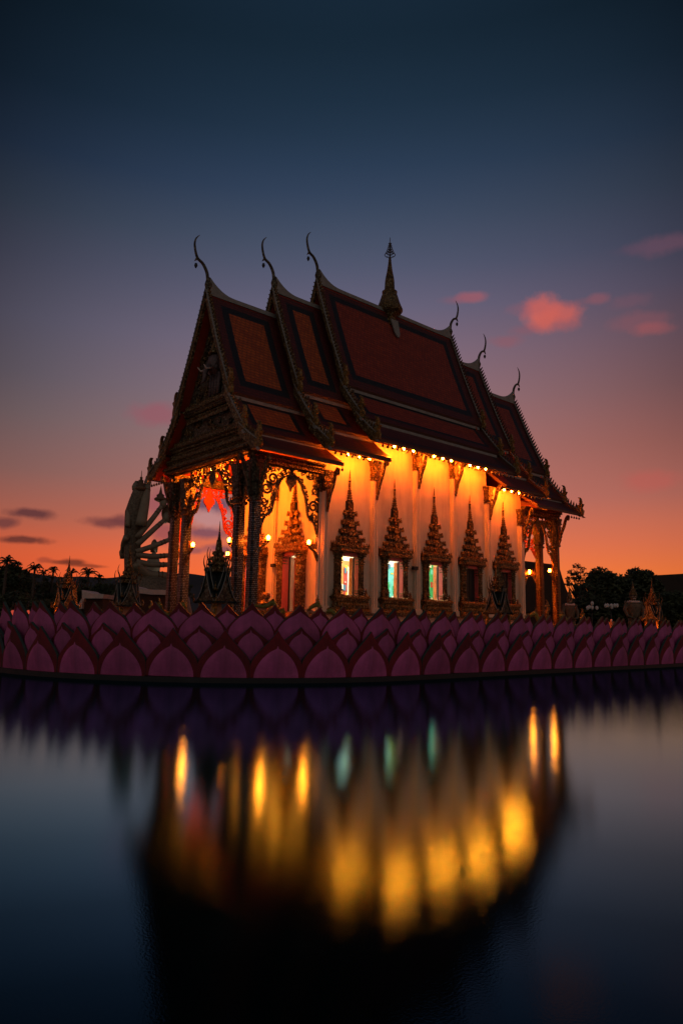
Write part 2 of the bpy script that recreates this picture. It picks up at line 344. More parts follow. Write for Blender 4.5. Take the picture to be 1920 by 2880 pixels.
def bez(p, n=6):
    """Catmull-Rom through points"""
    out = []; P = [Vector(q) for q in p]; P = [P[0]*2-P[1]] + P + [P[-1]*2-P[-2]]
    for i in range(1, len(P)-2):
        for k in range(n):
            t = k/n; a, b, c, d = P[i-1:i+3]
            out.append(.5*((2*b)+(c-a)*t+(2*a-5*b+4*c-d)*t*t+(3*b-a-3*c+d)*t**3))
    out.append(P[-2]); return out

# ------------------------------------------------------------------ setting: water, ground, hills
b = MB(); b.add([(-400, -300, WATER_Z), (500, -300, WATER_Z), (500, 400, WATER_Z), (-400, 400, WATER_Z)], [(0, 1, 2, 3)], 'water'); b.build('water', kind='structure')
def far_ground():
    b = MB(); c = Vector((CAM.x, CAM.y, 0))
    prof = [(66, -2.6), (68, -1.75), (74, -1.55), (130, -1.5), (400, -1.3), (1500, 0), (6000, 6)]
    vs = []; na = 40
    for D, z in prof:
        for i in range(na+1):
            a = YAW + R(-75+150*i/na); wob = 1 + .04*math.sin(i*1.7)*(D < 100)
            vs.append((c.x+math.sin(a)*D*wob, c.y+math.cos(a)*D*wob, z))
    fs = [(j*(na+1)+i, j*(na+1)+i+1, (j+1)*(na+1)+i+1, (j+1)*(na+1)+i) for j in range(len(prof)-1) for i in range(na)]
    b.add(vs, fs, 'ground', True); b.build('ground', kind='structure')
far_ground()
def hills():
    b = MB(); vs = []; n = 60
    for i in range(n+1):
        u = -300 + 1500*i/n; top = at(u, 1619+5*math.sin(i*.35)+2.5*math.sin(i*1.1)+max(0, u-620)*.03, 1500)
        g = gnd(u, 1350, 0); bk = gnd(u, 1800, 0)
        vs += [tuple(g), tuple(top), tuple(bk)]
    fs = []
    for i in range(n): a = 3*i; fs += [(a, a+3, a+4, a+1), (a+1, a+4, a+5, a+2)]
    b.add(vs, fs, 'hill', True); b.build('hills', kind='structure')
hills()

# ------------------------------------------------------------------ lotus terrace
TX0, TX1, TY0, TY1, TR = -15.2, 31.2, -11.65, 19.05, 8.8
def ringpt(s, ins=0.0):
    """point and outward normal at arc length s from the start of the straight near side"""
    xs = TX0+TR
    L1 = TX1-TX0-2*TR; q = TR*math.pi/2
    if s < -q: return Vector((TX0+ins, TY0+TR+(-q-s), 0)), Vector((-1, 0, 0))
    if s < 0:
        a = s/TR; n = Vector((math.sin(a), -math.cos(a), 0)); return Vector((xs, TY0+TR, 0))+n*(TR-ins), n
    if s <= L1: return Vector((xs+s, TY0+ins, 0)), Vector((0, -1, 0))
    a = (s-L1)/TR; n = Vector((math.sin(a), -math.cos(a), 0)); return Vector((TX1-TR, TY0+TR, 0))+n*(TR-ins), n
def loop(ins, n=14):
    out = []
    for cx, cy, a0 in ((TX0+TR, TY0+TR, 180), (TX1-TR, TY0+TR, 270), (TX1-TR, TY1-TR, 0), (TX0+TR, TY1-TR, 90)):
        for i in range(n+1):
            a = R(a0+90*i/n); out.append((cx+math.cos(a)*(TR-ins), cy+math.sin(a)*(TR-ins)))
    return out
TER = empty('lotus_terrace', (8, 3.7, WATER_Z), 'island terrace ringed by rows of pink red edged lotus petals, under the temple', 'terrace')
def tbuild(b, name, par=None):
    o = b.build(name, par or TER)
    if not par: o.location = (-8, -3.7, -WATER_Z)
    return o
def band(ins0, z0, ins1, z1, mt, name):
    b = MB(); A, B = loop(ins0), loop(ins1); n = len(A)
    b.add([(x, y, z0) for x, y in A]+[(x, y, z1) for x, y in B], [(i, (i+1) % n, n+(i+1) % n, n+i) for i in range(n)], mt); return b
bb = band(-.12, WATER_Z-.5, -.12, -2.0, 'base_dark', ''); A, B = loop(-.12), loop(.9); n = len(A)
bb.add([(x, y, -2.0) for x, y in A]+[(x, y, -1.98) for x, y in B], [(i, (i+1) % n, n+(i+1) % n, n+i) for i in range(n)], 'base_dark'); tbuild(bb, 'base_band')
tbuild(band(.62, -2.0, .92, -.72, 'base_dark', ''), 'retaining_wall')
b = MB(); b.add([(x, y, -.95) for x, y in loop(.92)], [tuple(range(len(loop(.92))))], 'deck'); tbuild(b, 'deck')

def petal_mesh(w0, wm, tm, H, pk, lean, curl, vdepth, tk):
    """lotus petal standing on z=0, facing -y. half width w0 at the foot, wm at height tm; pk = pink outline (foot, widest, at, top)"""
    b = MB(); n = 16; rows = []
    def hw(t):
        if t <= tm: return w0+(wm-w0)*math.sin(t/tm*math.pi/2)
        x = (t-tm)/(1-tm); return wm*max(0.0, 1-x)**1.0*(1+.36*math.sin(x*math.pi)*(1-x))
    def pw(t):
        f, m_, a, top = pk
        if t >= top: return 0.0
        if t <= a: return f+(m_-f)*math.sin(t/a*math.pi/2) if a > 0 else m_
        x = (t-a)/(top-a); return m_*max(0, 1-x**1.9)**.72
    for i in range(n+1):
        t = i/n; h = max(hw(t), .006); p = min(pw(t), h*.97); z = t*H
        y0 = -lean*t - curl*t**4
        fo = lambda u: y0 - vdepth*math.sin(min(1, t*1.25+.25)*math.pi/2)*(1-abs(u)/max(h, .01))*(h/wm) - .10*math.sin(t*math.pi)*(1-(u/max(h, .01))**2)
        rows.append([(u, fo(u), z) for u in (-h, -(h+p)/2, -p, -p/2, 0, p/2, p, (h+p)/2, h)])
    vs = [v for r in rows for v in r]; K = 9
    red = []; pink = []
    for i in range(n):
        for j in range(8):
            f = (i*K+j, i*K+j+1, (i+1)*K+j+1, (i+1)*K+j); (pink if 2 <= j <= 5 and rows[i][6][0] > .001 else red).append(f)
    b.add(vs, pink, 'petal_pink'); b.add(vs, red, 'petal_red')
    # rim and back
    edge = [rows[i][0] for i in range(n+1)]+[rows[i][8] for i in range(n, -1, -1)]
    off = [(x*1.02, y+tk, z+.012*H) for x, y, z in edge]; m_ = len(edge)
    b.add(edge+off, [(i, i+1, m_+i+1, m_+i) for i in range(m_-1)], 'petal_rim')
    b.add(off, [tuple(range(m_))], 'petal_rim')
    return b
SP = 1.385
rows4 = [ # phase, inset, foot z, mesh args
    (.5, .06, -2.0, (.685, .69, .22, 1.24, (.60, .60, 0, .63), .02, .10, .07, .07)),
    (0., .34, -2.0, (.34, .54, .60, 1.34, (.12, .36, .55, .88), .10, .16, .10, .08)),
    (0., .58, -1.55, (.50, .70, .42, 1.50, (.44, .62, .42, .84), .14, .10, .10, .08)),
    (.5, .74, -1.35, (.34, .50, .50, 1.28, (.24, .38, .46, .82), .14, .10, .10, .08))]
for ph, ins, z0, args in rows4:
    proto = None
    for k in range(-11, 14):
        s = .8+SP*(k+ph); p, nrm = ringpt(s, ins)
        if proto is None: o = proto = tbuild(petal_mesh(*args), 'lotus_petal')
        else: o = proto.copy(); COL.objects.link(o); o.parent = TER
        o.location = Vector((p.x, p.y, z0+random.uniform(-.015, .015)))-TER.location
        o.rotation_euler = (random.uniform(-.012, .012), random.uniform(-.012, .012), math.atan2(nrm.x, -nrm.y)+random.uniform(-.02, .02))
# small floodlight between two petals
fl = empty('floodlight', at(564, 1743, 19.35), 'small floodlight glaring greenish white between two petals at front left of the terrace', 'floodlight')
b = MB(); b.box(-.07, .07, .0, .12, -.07, .07, 'black'); b.box(-.03, .03, .04, .10, -.45, -.07, 'black'); b.build('housing', fl)
b = MB(); b.lathe([(.0, -.05), (.035, -.04), (.05, 0), (.035, .04), (.0, .05)], (0, -.035, 0), 'uplight', 12); b.build('bulb', fl)

# ------------------------------------------------------------------ temple hall
YC, LL = 3.7, 16.0
TOP = empty('temple_hall', (8, YC, -.95), 'white temple hall with stacked red roofs, gold spired windows and lamps under the eaves', 'temple')
def tb(b, name, par=None, **k):
    o = b.build(name, par or TOP, **k)
    if not par: o.location = (-8, -YC, .95)
    return o
def tl(kind, loc, *a, **k):
    tg = k.get('target'); o = lamp(kind, loc, *a, **k); o.parent = TOP; o.location = Vector(loc)-TOP.location; return o
XP = [0, 3.3, 6.46, 9.54, 12.7, 16.0]
WC = [1.62, 4.80, 7.93, 11.06, 14.28]
DZ = {'A': 2.03, 'B': 1.03, 'C': 0.0}
bays = 'BCCCB'
TOPZ = {'A': 6.95, 'B': 7.95, 'C': 8.95}
# plinth and floor
b = MB(); b.box(-5.0, 21.0, -.75, 8.15, -.95, -.42, 'plinth_stone'); tb(b, 'porch_base')
b = MB(); b.box(-.28, 16.28, -.34, 7.74, -.95, -.09, 'plinth_stone'); b.box(-.36, 16.36, -.44, 7.84, -.09, .03, 'dark_carving'); tb(b, 'plinth')
# near long wall with real window openings; far wall; end walls with doors
def wall_with_openings(x0, x1, z0, topf, ops, zb, zt, mk):
    """mk(a0,a1,z0,z1) adds a block; topf = list of (a0,a1,top)"""
    for a0, a1, top in topf:
        c = a0
        for o0, o1 in [o for o in ops if a0 <= (o[0]+o[1])/2 < a1]:
            mk(c, o0, z0, top); mk(o0, o1, z0, zb); mk(o0, o1, zt, top); c = o1
        mk(c, a1, z0, top)
b = MB(); ops = [(c-.57, c+.57) for c in WC]
tops = [(XP[i] if i else -.2, XP[i+1] if i < 4 else 16.2, TOPZ[bays[i]]) for i in range(5)]
wall_with_openings(0, 16, .03, tops, ops, .86, 2.80, lambda a0, a1, z0, z1: b.box(a0, a1, 0, .20, z0, z1, 'plaster')); tb(b, 'wall')
b = MB(); [b.box(a0, a1, 7.08, 7.4, .03, t, 'plaster') for a0, a1, t in tops]; tb(b, 'wall')
DC = [2.02, 5.38]
b = MB(); wall_with_openings(0, 7, .03, [(.32, 7.08, 7.6)], [(c-.55, c+.55) for c in DC], .03, 2.85, lambda a0, a1, z0, z1: z1 > z0 and b.box(-.2, .12, a0, a1, z0, z1, 'plaster')); tb(b, 'wall')
b = MB(); b.box(15.88, 16.2, .32, 7.08, .03, 7.6, 'plaster'); tb(b, 'wall')
b = MB(); b.box(.1, 15.9, .3, 7.1, -.05, .06, 'deck'); tb(b, 'floor')
b = MB(); b.box(.1, 15.9, .3, 7.1, 6.9, 7.0, 'white_plaster'); tb(b, 'ceiling')
# painted murals inside, seen through the open windows
b = MB()
def mur(x0, x1, z0, z1, c, d=.02): b.box(x0, x1, 7.06-d, 7.06, z0, z1, 'mural_'+c)
mur(5.2, 9.4, 3.9, 6.6, 'yellow'); mur(5.4, 7.0, 4.2, 5.9, 'blue', .03); mur(7.2, 8.2, 4.0, 4.9, 'white', .03); mur(5.2, 9.4, 3.4, 3.88, 'white'); mur(5.2, 9.4, .1, 3.38, 'orange')
for x in (5.9, 6.55, 7.5): mur(x, x+.32, .2, 3.0, 'red', .03); mur(x+.33, x+.42, .2, 3.05, 'white', .035)
mur(9.5, 13.2, 4.2, 6.6, 'yellow'); mur(9.6, 11.0, 4.0, 6.0, 'blue', .03); mur(9.5, 9.9, 5.6, 6.4, 'green', .035); mur(9.5, 13.2, 3.3, 3.98, 'white'); mur(9.5, 13.2, .1, 3.28, 'turquoise')
for x, z, w, h, c in ((11.0, .9, .5, .8, 'orange'), (11.2, 1.3, .3, .7, 'green'), (12.1, .5, .6, .9, 'orange'), (10.2, .4, .4, .6, 'blue'), (12.4, 1.6, .5, .5, 'white')): mur(x, x+w, z, z+h, c, .04)
mur(13.3, 15.8, 4.0, 6.6, 'turquoise'); mur(13.3, 15.8, .1, 3.9, 'green'); mur(14.6, 15.2, 2, 4.8, 'yellow', .03)
def mur2(y0, y1, z0, z1, c, d=.02): b.box(15.86-d, 15.86, y0, y1, z0, z1, 'mural_'+c)
mur2(3.5, 7.0, 4.4, 6.6, 'turquoise'); mur2(3.5, 7.0, .1, 4.35, 'yellow'); mur2(4.4, 5.0, .2, 3.9, 'green', .03); mur2(5.5, 5.9, .6, 3.2, 'orange', .03); mur2(6.2, 6.6, .3, 2.2, 'white', .03)
rnd = random.Random(21)
for x0, x1, cols in ((5.2, 9.4, ('red', 'white', 'yellow', 'blue', 'green')), (9.5, 13.2, ('white', 'blue', 'orange', 'green', 'yellow')), (13.3, 15.8, ('yellow', 'orange', 'white', 'turquoise', 'red'))):
    for _ in range(90):
        x = rnd.uniform(x0, x1-.2); z = rnd.uniform(.2, 6.2); w_, h_ = rnd.uniform(.05, .3), rnd.uniform(.06, .4); mur(x, x+w_, z, z+h_, rnd.choice(cols), rnd.uniform(.05, .09))
for _ in range(70):
    y = rnd.uniform(3.5, 6.8); z = rnd.uniform(.2, 6.2); mur2(y, y+rnd.uniform(.05, .25), z, z+rnd.uniform(.06, .4), rnd.choice(('yellow', 'orange', 'white', 'turquoise', 'red')), rnd.uniform(.05, .09))
tb(b, 'mural')
for x in (3.5, 8.0, 12.5): tl('POINT', (x, 3.7, 5.4), 750, (1, .90, .70), radius=.4)

def cap_profile(h, z0, z1):
    L = z1-z0
    return [(h*1.02, z0-.14*L), (h*1.25, z0-.12*L), (h*1.25, z0-.06*L), (h*.95, z0-.05*L), (h*1.0, z0+.02*L), (h*1.3, z0+.04*L), (h*1.3, z0+.09*L), (h*1.0, z0+.11*L), (h*1.06, z0+.35*L), (h*1.25, z0+.62*L), (h*1.62, z0+.92*L), (h*1.70, z0+.93*L), (h*1.70, z1)]
def capital(b, x, y, h, z0, z1, sx=1, sy=1, mt='gold'):
    b.sq([p+(mt,) for p in cap_profile(h, z0, z1)], (x, y, 0), mt, .66, .84, sx, sy)
    L = z1-z0
    for (zz, hh, k) in ((z0+.12*L, h*1.05, .30), (z0+.40*L, h*1.12, .42)):
        b.ring_leaves((x, y, zz), hh*1.03, h*.62, h*.6, L*k, mt, sx, sy)
# pilasters on the near wall (A,B,C,C,B,A heights) and their capitals and naga brackets
def bracket_mb(x, y, zt, L, out, d=(0, -1), mt='gold', th=.13):
    """carved naga eave bracket: long S body from the wall up to the eave, with flame fretwork"""
    b = MB(); U = Vector((d[0], d[1], 0)); V = (0, 0, 1); o = (x, y, zt)
    body = bez([(.03, -L, 0), (.10, -L*.82, 0), (.26*out, -L*.62, 0), (.52*out, -L*.40, 0), (.66*out, -L*.22, 0), (.80*out, -L*.08, 0), (.98*out, -.02, 0), (1.02*out, -L*.12, 0), (.93*out, -L*.17, 0)], 5)
    pts = [(p.x, p.y) for p in body]; n = len(pts)
    b.strip(pts, [.06+.10*math.sin(min(1, i/n*1.15)*math.pi) for i in range(n)], o, U, V, th, mt)
    b.strip([(.04, -L*1.02), (.045, -L*.5), (.05, 0)], .07, o, U, V, th*.9, 'fascia')
    for i in range(8):
        t = .10+.66*i/8; k = int(t*n); px, py = pts[k]; q = .10*out*(.8+.5*random.random())
        b.extr([(px-.02, py+.05), (px+.05, py-.09), (px+q*1.1, py-.03), (px+q*1.5, py+q*.9), (px+q*.6, py+q*.35)], o, U, V, th*.55, mt)
        if t < .5: b.strip([(px*.45+.02+.05*math.cos(a*1.2)*(1-a/9), py+.06+.06*math.sin(a*1.2)*(1-a/9)) for a in range(8)], .03, o, U, V, th*.5, mt)
    return b
for i, x in enumerate(XP):
    T = 'A' if i in (0, 5) else ('B' if i in (1, 4) else 'C'); zt = 8.88-DZ[T]
    b = MB(); b.box(x-.20, x+.20, -.18, 0, .03, zt-1.0, 'plaster'); b.box(x-.15, x-.02, -.25, -.18, .03, zt-1.0, 'plaster'); b.box(x+.02, x+.15, -.25, -.18, .03, zt-1.0, 'plaster'); b.box(x-.26, x+.26, -.28, 0, .03, .32, 'plaster')
    pl = tb(b, 'pilaster')
    b = MB(); capital(b, x, -.09, .21, zt-.90, zt, 1, .9); tb(b, 'capital', pl)
    tb(bracket_mb(x, -.24, zt, 2.0, .80), 'bracket')
for y in (.12, 3.7, 7.28):
    b = MB(); b.box(-.33, -.2, y-.2, y+.2, .03, 6.0, 'plaster'); b.box(-.37, -.33, y-.12, y+.12, .03, 6.0, 'plaster'); pl = tb(b, 'pilaster')
    b = MB(); capital(b, -.2, y, .21, 5.9, 6.85, .8, 1); tb(b, 'capital', pl)

# windows and doors : frame with colonnettes, tiered spire crown and stepped sill
def crown(b, z0, mt='gold', d=.38):
    P = [(1.00, 0), (1.17, .05), (1.17, .16), (1.10, .18), (1.14, .30)]
    b.sq(P, (0, 0, z0), mt, .7, .88, 1, d)
    b.ring_leaves((0, 0, z0+.29), 1.10, .155, .13, .24, mt, 1, d, True)
    tiers = [(.70, .30, .60, .82), (.54, .70, .97, .67), (.40, 1.09, 1.42, .51), (.29, 1.55, 1.90, .385)]
    z = .30
    for h, a, c, cor in tiers:
        b.sq([(h, z, 'teal_glass'), (h*.97, c-.06, mt), (cor, c, mt), (cor, c+.10, mt), (cor*.94, c+.13, mt)], (0, 0, z0), mt, .7, .88, 1, d)
        for sgn in range(-3, 4):
            b.box(h*sgn/3.3-.02, h*sgn/3.3+.02, -h*d-.015, -h*d+.01, z0+z, z0+c-.05, mt)
        b.ring_leaves((0, 0, z0+c+.11), cor*.95, .125, .09, .11, mt, 1, d, True)
        b.leaf((0, -cor*d-.05, z0+c-.12), (1, 0, 0), (0, -1, 0), cor*.55, .36, .06, mt)
        for sg in (-1, 1): b.leaf((sg*cor*.97, -cor*d-.02, z0+c-.03), (1, 0, 0), (0, -1, 0), .13, .27, .05, mt)
        z = c+.12
    b.sq([(.26, z), (.30, z+.04), (.26, z+.08), (.24, z+.10, 'teal_glass'), (.19, z+.50, mt), (.23, z+.52), (.21, z+.58)], (0, 0, z0), mt, .6, .8, 1, .7)
    for sg in (-.13, 0, .13): b.box(sg-.022, sg+.022, -.2, -.12, z0+z+.1, z0+z+.5, mt)
    pr = []; zz = z+.58; r = .17
    for k in range(5): pr += [(r*.62, zz), (r, zz+.03), (r, zz+.07), (r*.62, zz+.10)]; zz += .125; r *= .87
    pr += [(.06, zz), (.058, zz+.38), (.075, zz+.40), (.075, zz+.43), (.045, zz+.45), (.012, zz+.98), (.0, zz+1.0)]
    b.lathe(pr, (0, -.06, z0), mt, 12)
def frame(b, hw, z0, z1, d, pw, mt='gold'):
    for sg in (-1, 1):
        c = sg*(hw+pw/2)
        b.box(c-pw/2, c+pw/2, -d, .04, z0, z1, mt)
        for k in range(3): b.lathe([(.035, 0), (.035, z1-z0)], (c-pw*.33+pw*.33*k, -d-.012, z0), mt, 8)
        for zz, g in ((z0, .07), (z0+.10, .04), (z0+.22, .06), (z1-.55, .03), (z1-.42, .05), (z1-.26, .04), (z1-.14, .09), (z1-.05, .12)): b.box(c-pw/2-g, c+pw/2+g, -d-g, .03, zz, zz+.055, mt)
        b.leaves((c-pw/2, -d-.03, z0+.28), (c+pw/2, -d-.03, z0+.28), pw/3, pw/3, .30, mt)
        nn = int((z1-z0-1.2)/.16)
        for k in range(nn): b.box(c-pw*.28, c+pw*.28, -d-.04, -d, z0+.62+k*.16, z0+.69+k*.16, 'dark_carving' if k % 2 else mt)
def make_window(cx, opened, k):
    b = MB(); frame(b, .57, .86, 2.95, .20, .32)
    b.box(-.57, .57, -.17, .04, 2.80, 2.95, 'jamb_pink')
    w = tb(b, 'window')
    b = MB()
    for a in (-1, 1): b.box(a*.56-.012, a*.56+.012, -.16, .10, .86, 2.80, 'jamb_pink')
    b.box(-.548, .548, -.15, .21, .86, .885, 'leaf_white'); tb(b, 'reveal', w)
    b = MB(); crown(b, 2.95); tb(b, 'spire_crown', w)
    b = MB()
    for h, za, zb in ((1.14, -.0, .10), (1.08, .10, .22), (.96, .22, .30), (1.0, .30, .40), (.92, .40, .58), (1.02, .58, .64), (1.08, .64, .72), (1.14, .72, .80), (1.06, .80, .86)):
        b.box(-h, h, -.36*h-.04, .02, za, zb, 'gold')
    for zz, h in ((.10, 1.1), (.40, .94), (.72, 1.1)): b.leaves((-h, -.36*h-.06, zz), (h, -.36*h-.06, zz), .11, .10, .17, 'gold_leaf')
    for sg in (-1, 1):
        b.leaf((sg*1.05, -.3, .2), (1, 0, 0), (0, -1, 0), .22, .65, .08, 'gold'); b.leaf((sg*.98, -.3, .84), (1, 0, 0), (0, -1, 0), .14, .35, .07, 'gold')
    tb(b, 'sill_base', w)
    if opened:
        b = MB(); b.box(.52, .57, .21, .46, .9, 2.78, 'leaf_white'); b.box(.545, .575, .10, .208, .9, 2.78, 'dark_wood_and_gap'); b.box(.50, .518, .24, .46, .9, 2.74, 'mural_orange'); tb(b, 'shutter', w)  # the dark strip beside the leaf paints in a shaded gap
        b = MB(); b.box(-.57, -.52, .21, .46, .9, 2.78, 'door_red'); tb(b, 'shutter', w)
    else:
        for a, c in ((-.548, -.012), (.012, .548)):
            b = MB(); b.box(a, c, .10, .16, .89, 2.79, 'dark_wood_and_gap'); b.box(a+.06, c-.06, .08, .10, 1.0, 2.68, 'black'); tb(b, 'shutter', w)
    for o in (w,): o.location = Vector((cx, 0, 0))-TOP.location
    return w
for k, c in enumerate(WC): make_window(c, k < 3, k)
for k, c in enumerate(DC):
    b = MB(); frame(b, .55, -.35, 2.95, .30, .46); b.box(-.55, .55, -.24, .04, 2.80, 2.95, 'jamb_pink'); w = tb(b, 'door')
    b = MB()
    for a in (-1, 1): b.box(a*.54-.012, a*.54+.012, -.27, .10, -.3, 2.80, 'jamb_pink')
    tb(b, 'reveal', w)
    b = MB(); crown(b, 2.95, 'gold_leaf', .42); tb(b, 'spire_crown', w)
    b = MB(); b.box(-.56, -.52, .105, .20, .06, 2.78, 'dark_wood_and_gap'); b.box(-.56, -.50, .33, .44, .06, 2.78, 'leaf_white'); b.box(-.55, -.49, .445, .56, .06, 2.78, 'door_red'); tb(b, 'door_leaf', w)  # first strip is coloured dark for the shaded gap behind the reveal
    b = MB(); b.box(-.45, 1.3, 1.10, 1.16, .06, 2.9, 'door_gold'); b.box(-.45, 1.3, 1.06, 1.10, .06, .5, 'mural_white'); tb(b, 'gilded_screen', w)
    b = MB()
    for h, za, zb in ((1.12, -.42, -.2), (1.02, -.2, 0)):
        for sg in (-1, 1): b.box(sg*.78-.34*h, sg*.78+.34*h, -.72*h, .02, za, zb, 'gold_leaf')
    tb(b, 'step_base', w)
    w.location = Vector((-.2, c, 0))-TOP.location; w.rotation_euler = (0, 0, -math.pi/2)

# porch columns, beams and fretwork arches
PX0, PX1 = -4.0, 20.0
def column(x, y, lamp_lit=False):
    b = MB(); h = .225; z1 = 4.9
    mt = 'mirror_tile_lit' if lamp_lit else 'mirror_tile'
    b.sq([(h*1.5, -.95), (h*1.5, -.72), (h*1.25, -.68), (h*1.3, -.52), (h*1.12, -.48)], (x, y, 0), 'gold')
    b.sq([(h, -.48), (h*.96, z1)], (x, y, 0), mt, .66, .86)
    # lit gold arris strips
    c = tb(b, 'column')
    b = MB(); capital(b, x, y, .24, z1+.15, 6.7, 1, 1, 'dark_carving'); tb(b, 'capital', c)
    return c
YS = [0.0, 1.24, 6.16, 7.4]
for x in (PX0, PX1):
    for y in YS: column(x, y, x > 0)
for x0, s in ((PX0, 1), (PX1, -1)):
    b = MB()
    for za, zb, g, m_ in ((6.70, 6.86, .24, 'dark_carving'), (6.86, 7.02, .30, 'gold'), (7.02, 7.10, .38, 'dark_carving')):
        xa, xb = (x0-g, .0) if s > 0 else (16.0, x0+g)
        b.box(xa if s > 0 else 16.2, xb if s < 0 else -.2, -g, g, za, zb, m_); b.box(xa if s > 0 else 16.2, xb if s < 0 else -.2, 7.4-g, 7.4+g, za, zb, m_)
        b.box(x0-g, x0+g, g+.003, 7.4-g-.003, za+.45, zb+.45, m_)
    b.leaves((min(x0, 8+s*-8.3), -.33, 6.62), (max(x0, 8-s*8.3) if s < 0 else -.3, -.33, 6.62), .17, .16, .2, 'gold')
    tb(b, 'beam')
    b = MB(); b.box(min(x0, 16.2 if s < 0 else -.2), max(x0, 16.2 if s < 0 else -.2), .3, 7.1, 7.56, 7.64, 'soffit_red'); tb(b, 'porch_ceiling')

def arch(o, U, L, top, side_drop, pend, mt, step=.0, seed=1, sides=True, th=.07):
    """pierced scrollwork arch panel spanning L along U, hanging from z=top; scalloped lower edge with side tails and a leaf pendant"""
    rnd = random.Random(seed); b = MB(); V = (0, 0, 1); o = Vector(o)
    W2 = L/2
    LP = [(0, .50), (.09, .50), (.12, .42), (.24, .50), (.36, .74), (.41, .98), (.46, 1.12), (.50, 1.30), (.545, 1.62), (.565, 1.90), (.60, 2.14), (.68, 2.34), (.80, 2.42), (.86, 2.62), (.93, 2.95), (1.0, 3.15)]
    def low(a):      # lower boundary depth below top at distance a from the centre (0..W2)
        t = min(1, a/W2)
        for p, q in zip(LP[:-1], LP[1:]):
            if t <= q[0]: return p[1]+(q[1]-p[1])*(t-p[0])/(q[0]-p[0])
        return LP[-1][1]
    f = side_drop/3.15
    lw = lambda a: low(a)*(f if abs(a)/W2 > .42 else 1)*(.85 if step else 1)
    # rims
    for sg in (-1, 1):
        n = 44; pts = [(W2+sg*W2*i/n, -lw(W2*i/n)) for i in range(n+1)]
        b.strip(pts, .075, o, U, V, th*1.3, mt)
        b.strip([(W2+sg*(W2-.045), 0), (W2+sg*(W2-.045), -lw(W2*.999))], .09, o, U, V, th*1.2, mt)
        # small flame cusps along the rim
        for i in range(3, n, 3):
            x, y = pts[i]; b.extr([(x-.05, y+.02), (x+.05, y+.02), (x-sg*.02, y-.10)], o, U, V, th*.8, mt)
        # scrolls packed in the panel
        cs = []
        for _ in range(2600):
            a = rnd.uniform(.06, W2-.10); h = lw(a); y = rnd.uniform(.05, h-.04)
            rr = min(y-.0, h-y, W2-.05-a, .30); 
            hb = min(lw(max(0, a-.15))-y, lw(min(W2, a+.15))-y); rr = min(rr, max(.05, hb))
            if rr < .05: continue
            if all((a-c[0])**2+(y-c[1])**2 > ((rr+c[2])*.86)**2 for c in cs): cs.append((a, y, rr))
        for a, y, rr in cs:
            sp = []; d = rnd.choice((-1, 1)); ph = rnd.uniform(0, 6.28); turns = 1.6 if rr > .12 else 1.1; K = int(16*turns)
            for i in range(K+1):
                t = i/K; q = rr*(1-.78*t); an = ph+d*turns*2*math.pi*t; sp.append((W2+sg*a+q*math.cos(an), -y+q*math.sin(an)))
            b.strip(sp, [max(.04, rr*.40*(1-.4*i/K)) for i in range(K+1)], o, U, V, th, mt)
            if rr > .10:
                for q in range(3):
                    an = ph+q*2.1; x1, y1 = W2+sg*a+rr*math.cos(an), -y+rr*math.sin(an)
                    b.extr([(x1-.035, y1-.02), (x1+.035, y1-.02), (x1+.05*math.cos(an), y1+.07+.03*math.sin(an))], o, U, V, th*.8, mt)
            else: b.extr([(W2+sg*a+rr*.5*math.cos(k*1.05), -y+rr*.5*math.sin(k*1.05)) for k in range(6)], o, U, V, th*.8, mt)
    b.strip([(0, -.03), (L, -.03)], .09, o, U, V, th*1.3, mt)
    k = pend
    b.extr([(W2+x*k, -y*k) for x, y in ((-.10, .02), (-.12, .30), (-.17, .52), (-.33, .66), (-.36, .84), (-.22, 1.02), (-.10, 1.18), (0, 1.42), (.10, 1.18), (.22, 1.02), (.36, .84), (.33, .66), (.17, .52), (.12, .30), (.10, .02))], o, U, V, th*1.5, mt)
    return b
tb(arch((-3.76, 0, 6.70), (1, 0, 0), 3.46, 6.7, 3.15, .82, 'dark_carving', seed=3), 'arch_panel')
tb(arch((-3.76, 7.4, 6.70), (1, 0, 0), 3.46, 6.7, 3.15, .95, 'soffit_red', seed=4), 'arch_panel')
tb(arch((-4.0, 1.47, 7.18), (0, 1, 0), 4.46, 7.18, 3.0, .92, 'dark_carving', seed=5), 'arch_panel')
tb(arch((-4.0, .24, 6.72), (0, 1, 0), .76, 6.72, 2.0, .5, 'dark_carving', seed=6), 'arch_panel')
tb(arch((-4.0, 6.4, 6.72), (0, 1, 0), .76, 6.72, 2.0, .5, 'dark_carving', seed=7), 'arch_panel')
tb(arch((16.3, 0, 6.70), (1, 0, 0), 3.46, 6.7, 3.15, .82, 'gold_leaf', seed=8), 'arch_panel')
tb(arch((16.3, 7.4, 6.70), (1, 0, 0), 3.46, 6.7, 3.15, .95, 'soffit_red', seed=9), 'arch_panel')
tb(arch((20.0, 1.47, 7.18), (0, 1, 0), 4.46, 7.18, 3.0, .92, 'soffit_red', seed=10), 'arch_panel')
for x in (PX0, PX1): tb(bracket_mb(x, -.28, 6.85, 1.9, .78), 'bracket'); tb(bracket_mb(x, 7.68, 6.85, 1.9, .78, (0, 1)), 'bracket')
for y in (0, 7.4): tb(bracket_mb(PX0-.28, y, 6.9, 1.9, .6, (-1, 0), 'dark_carving'), 'bracket')

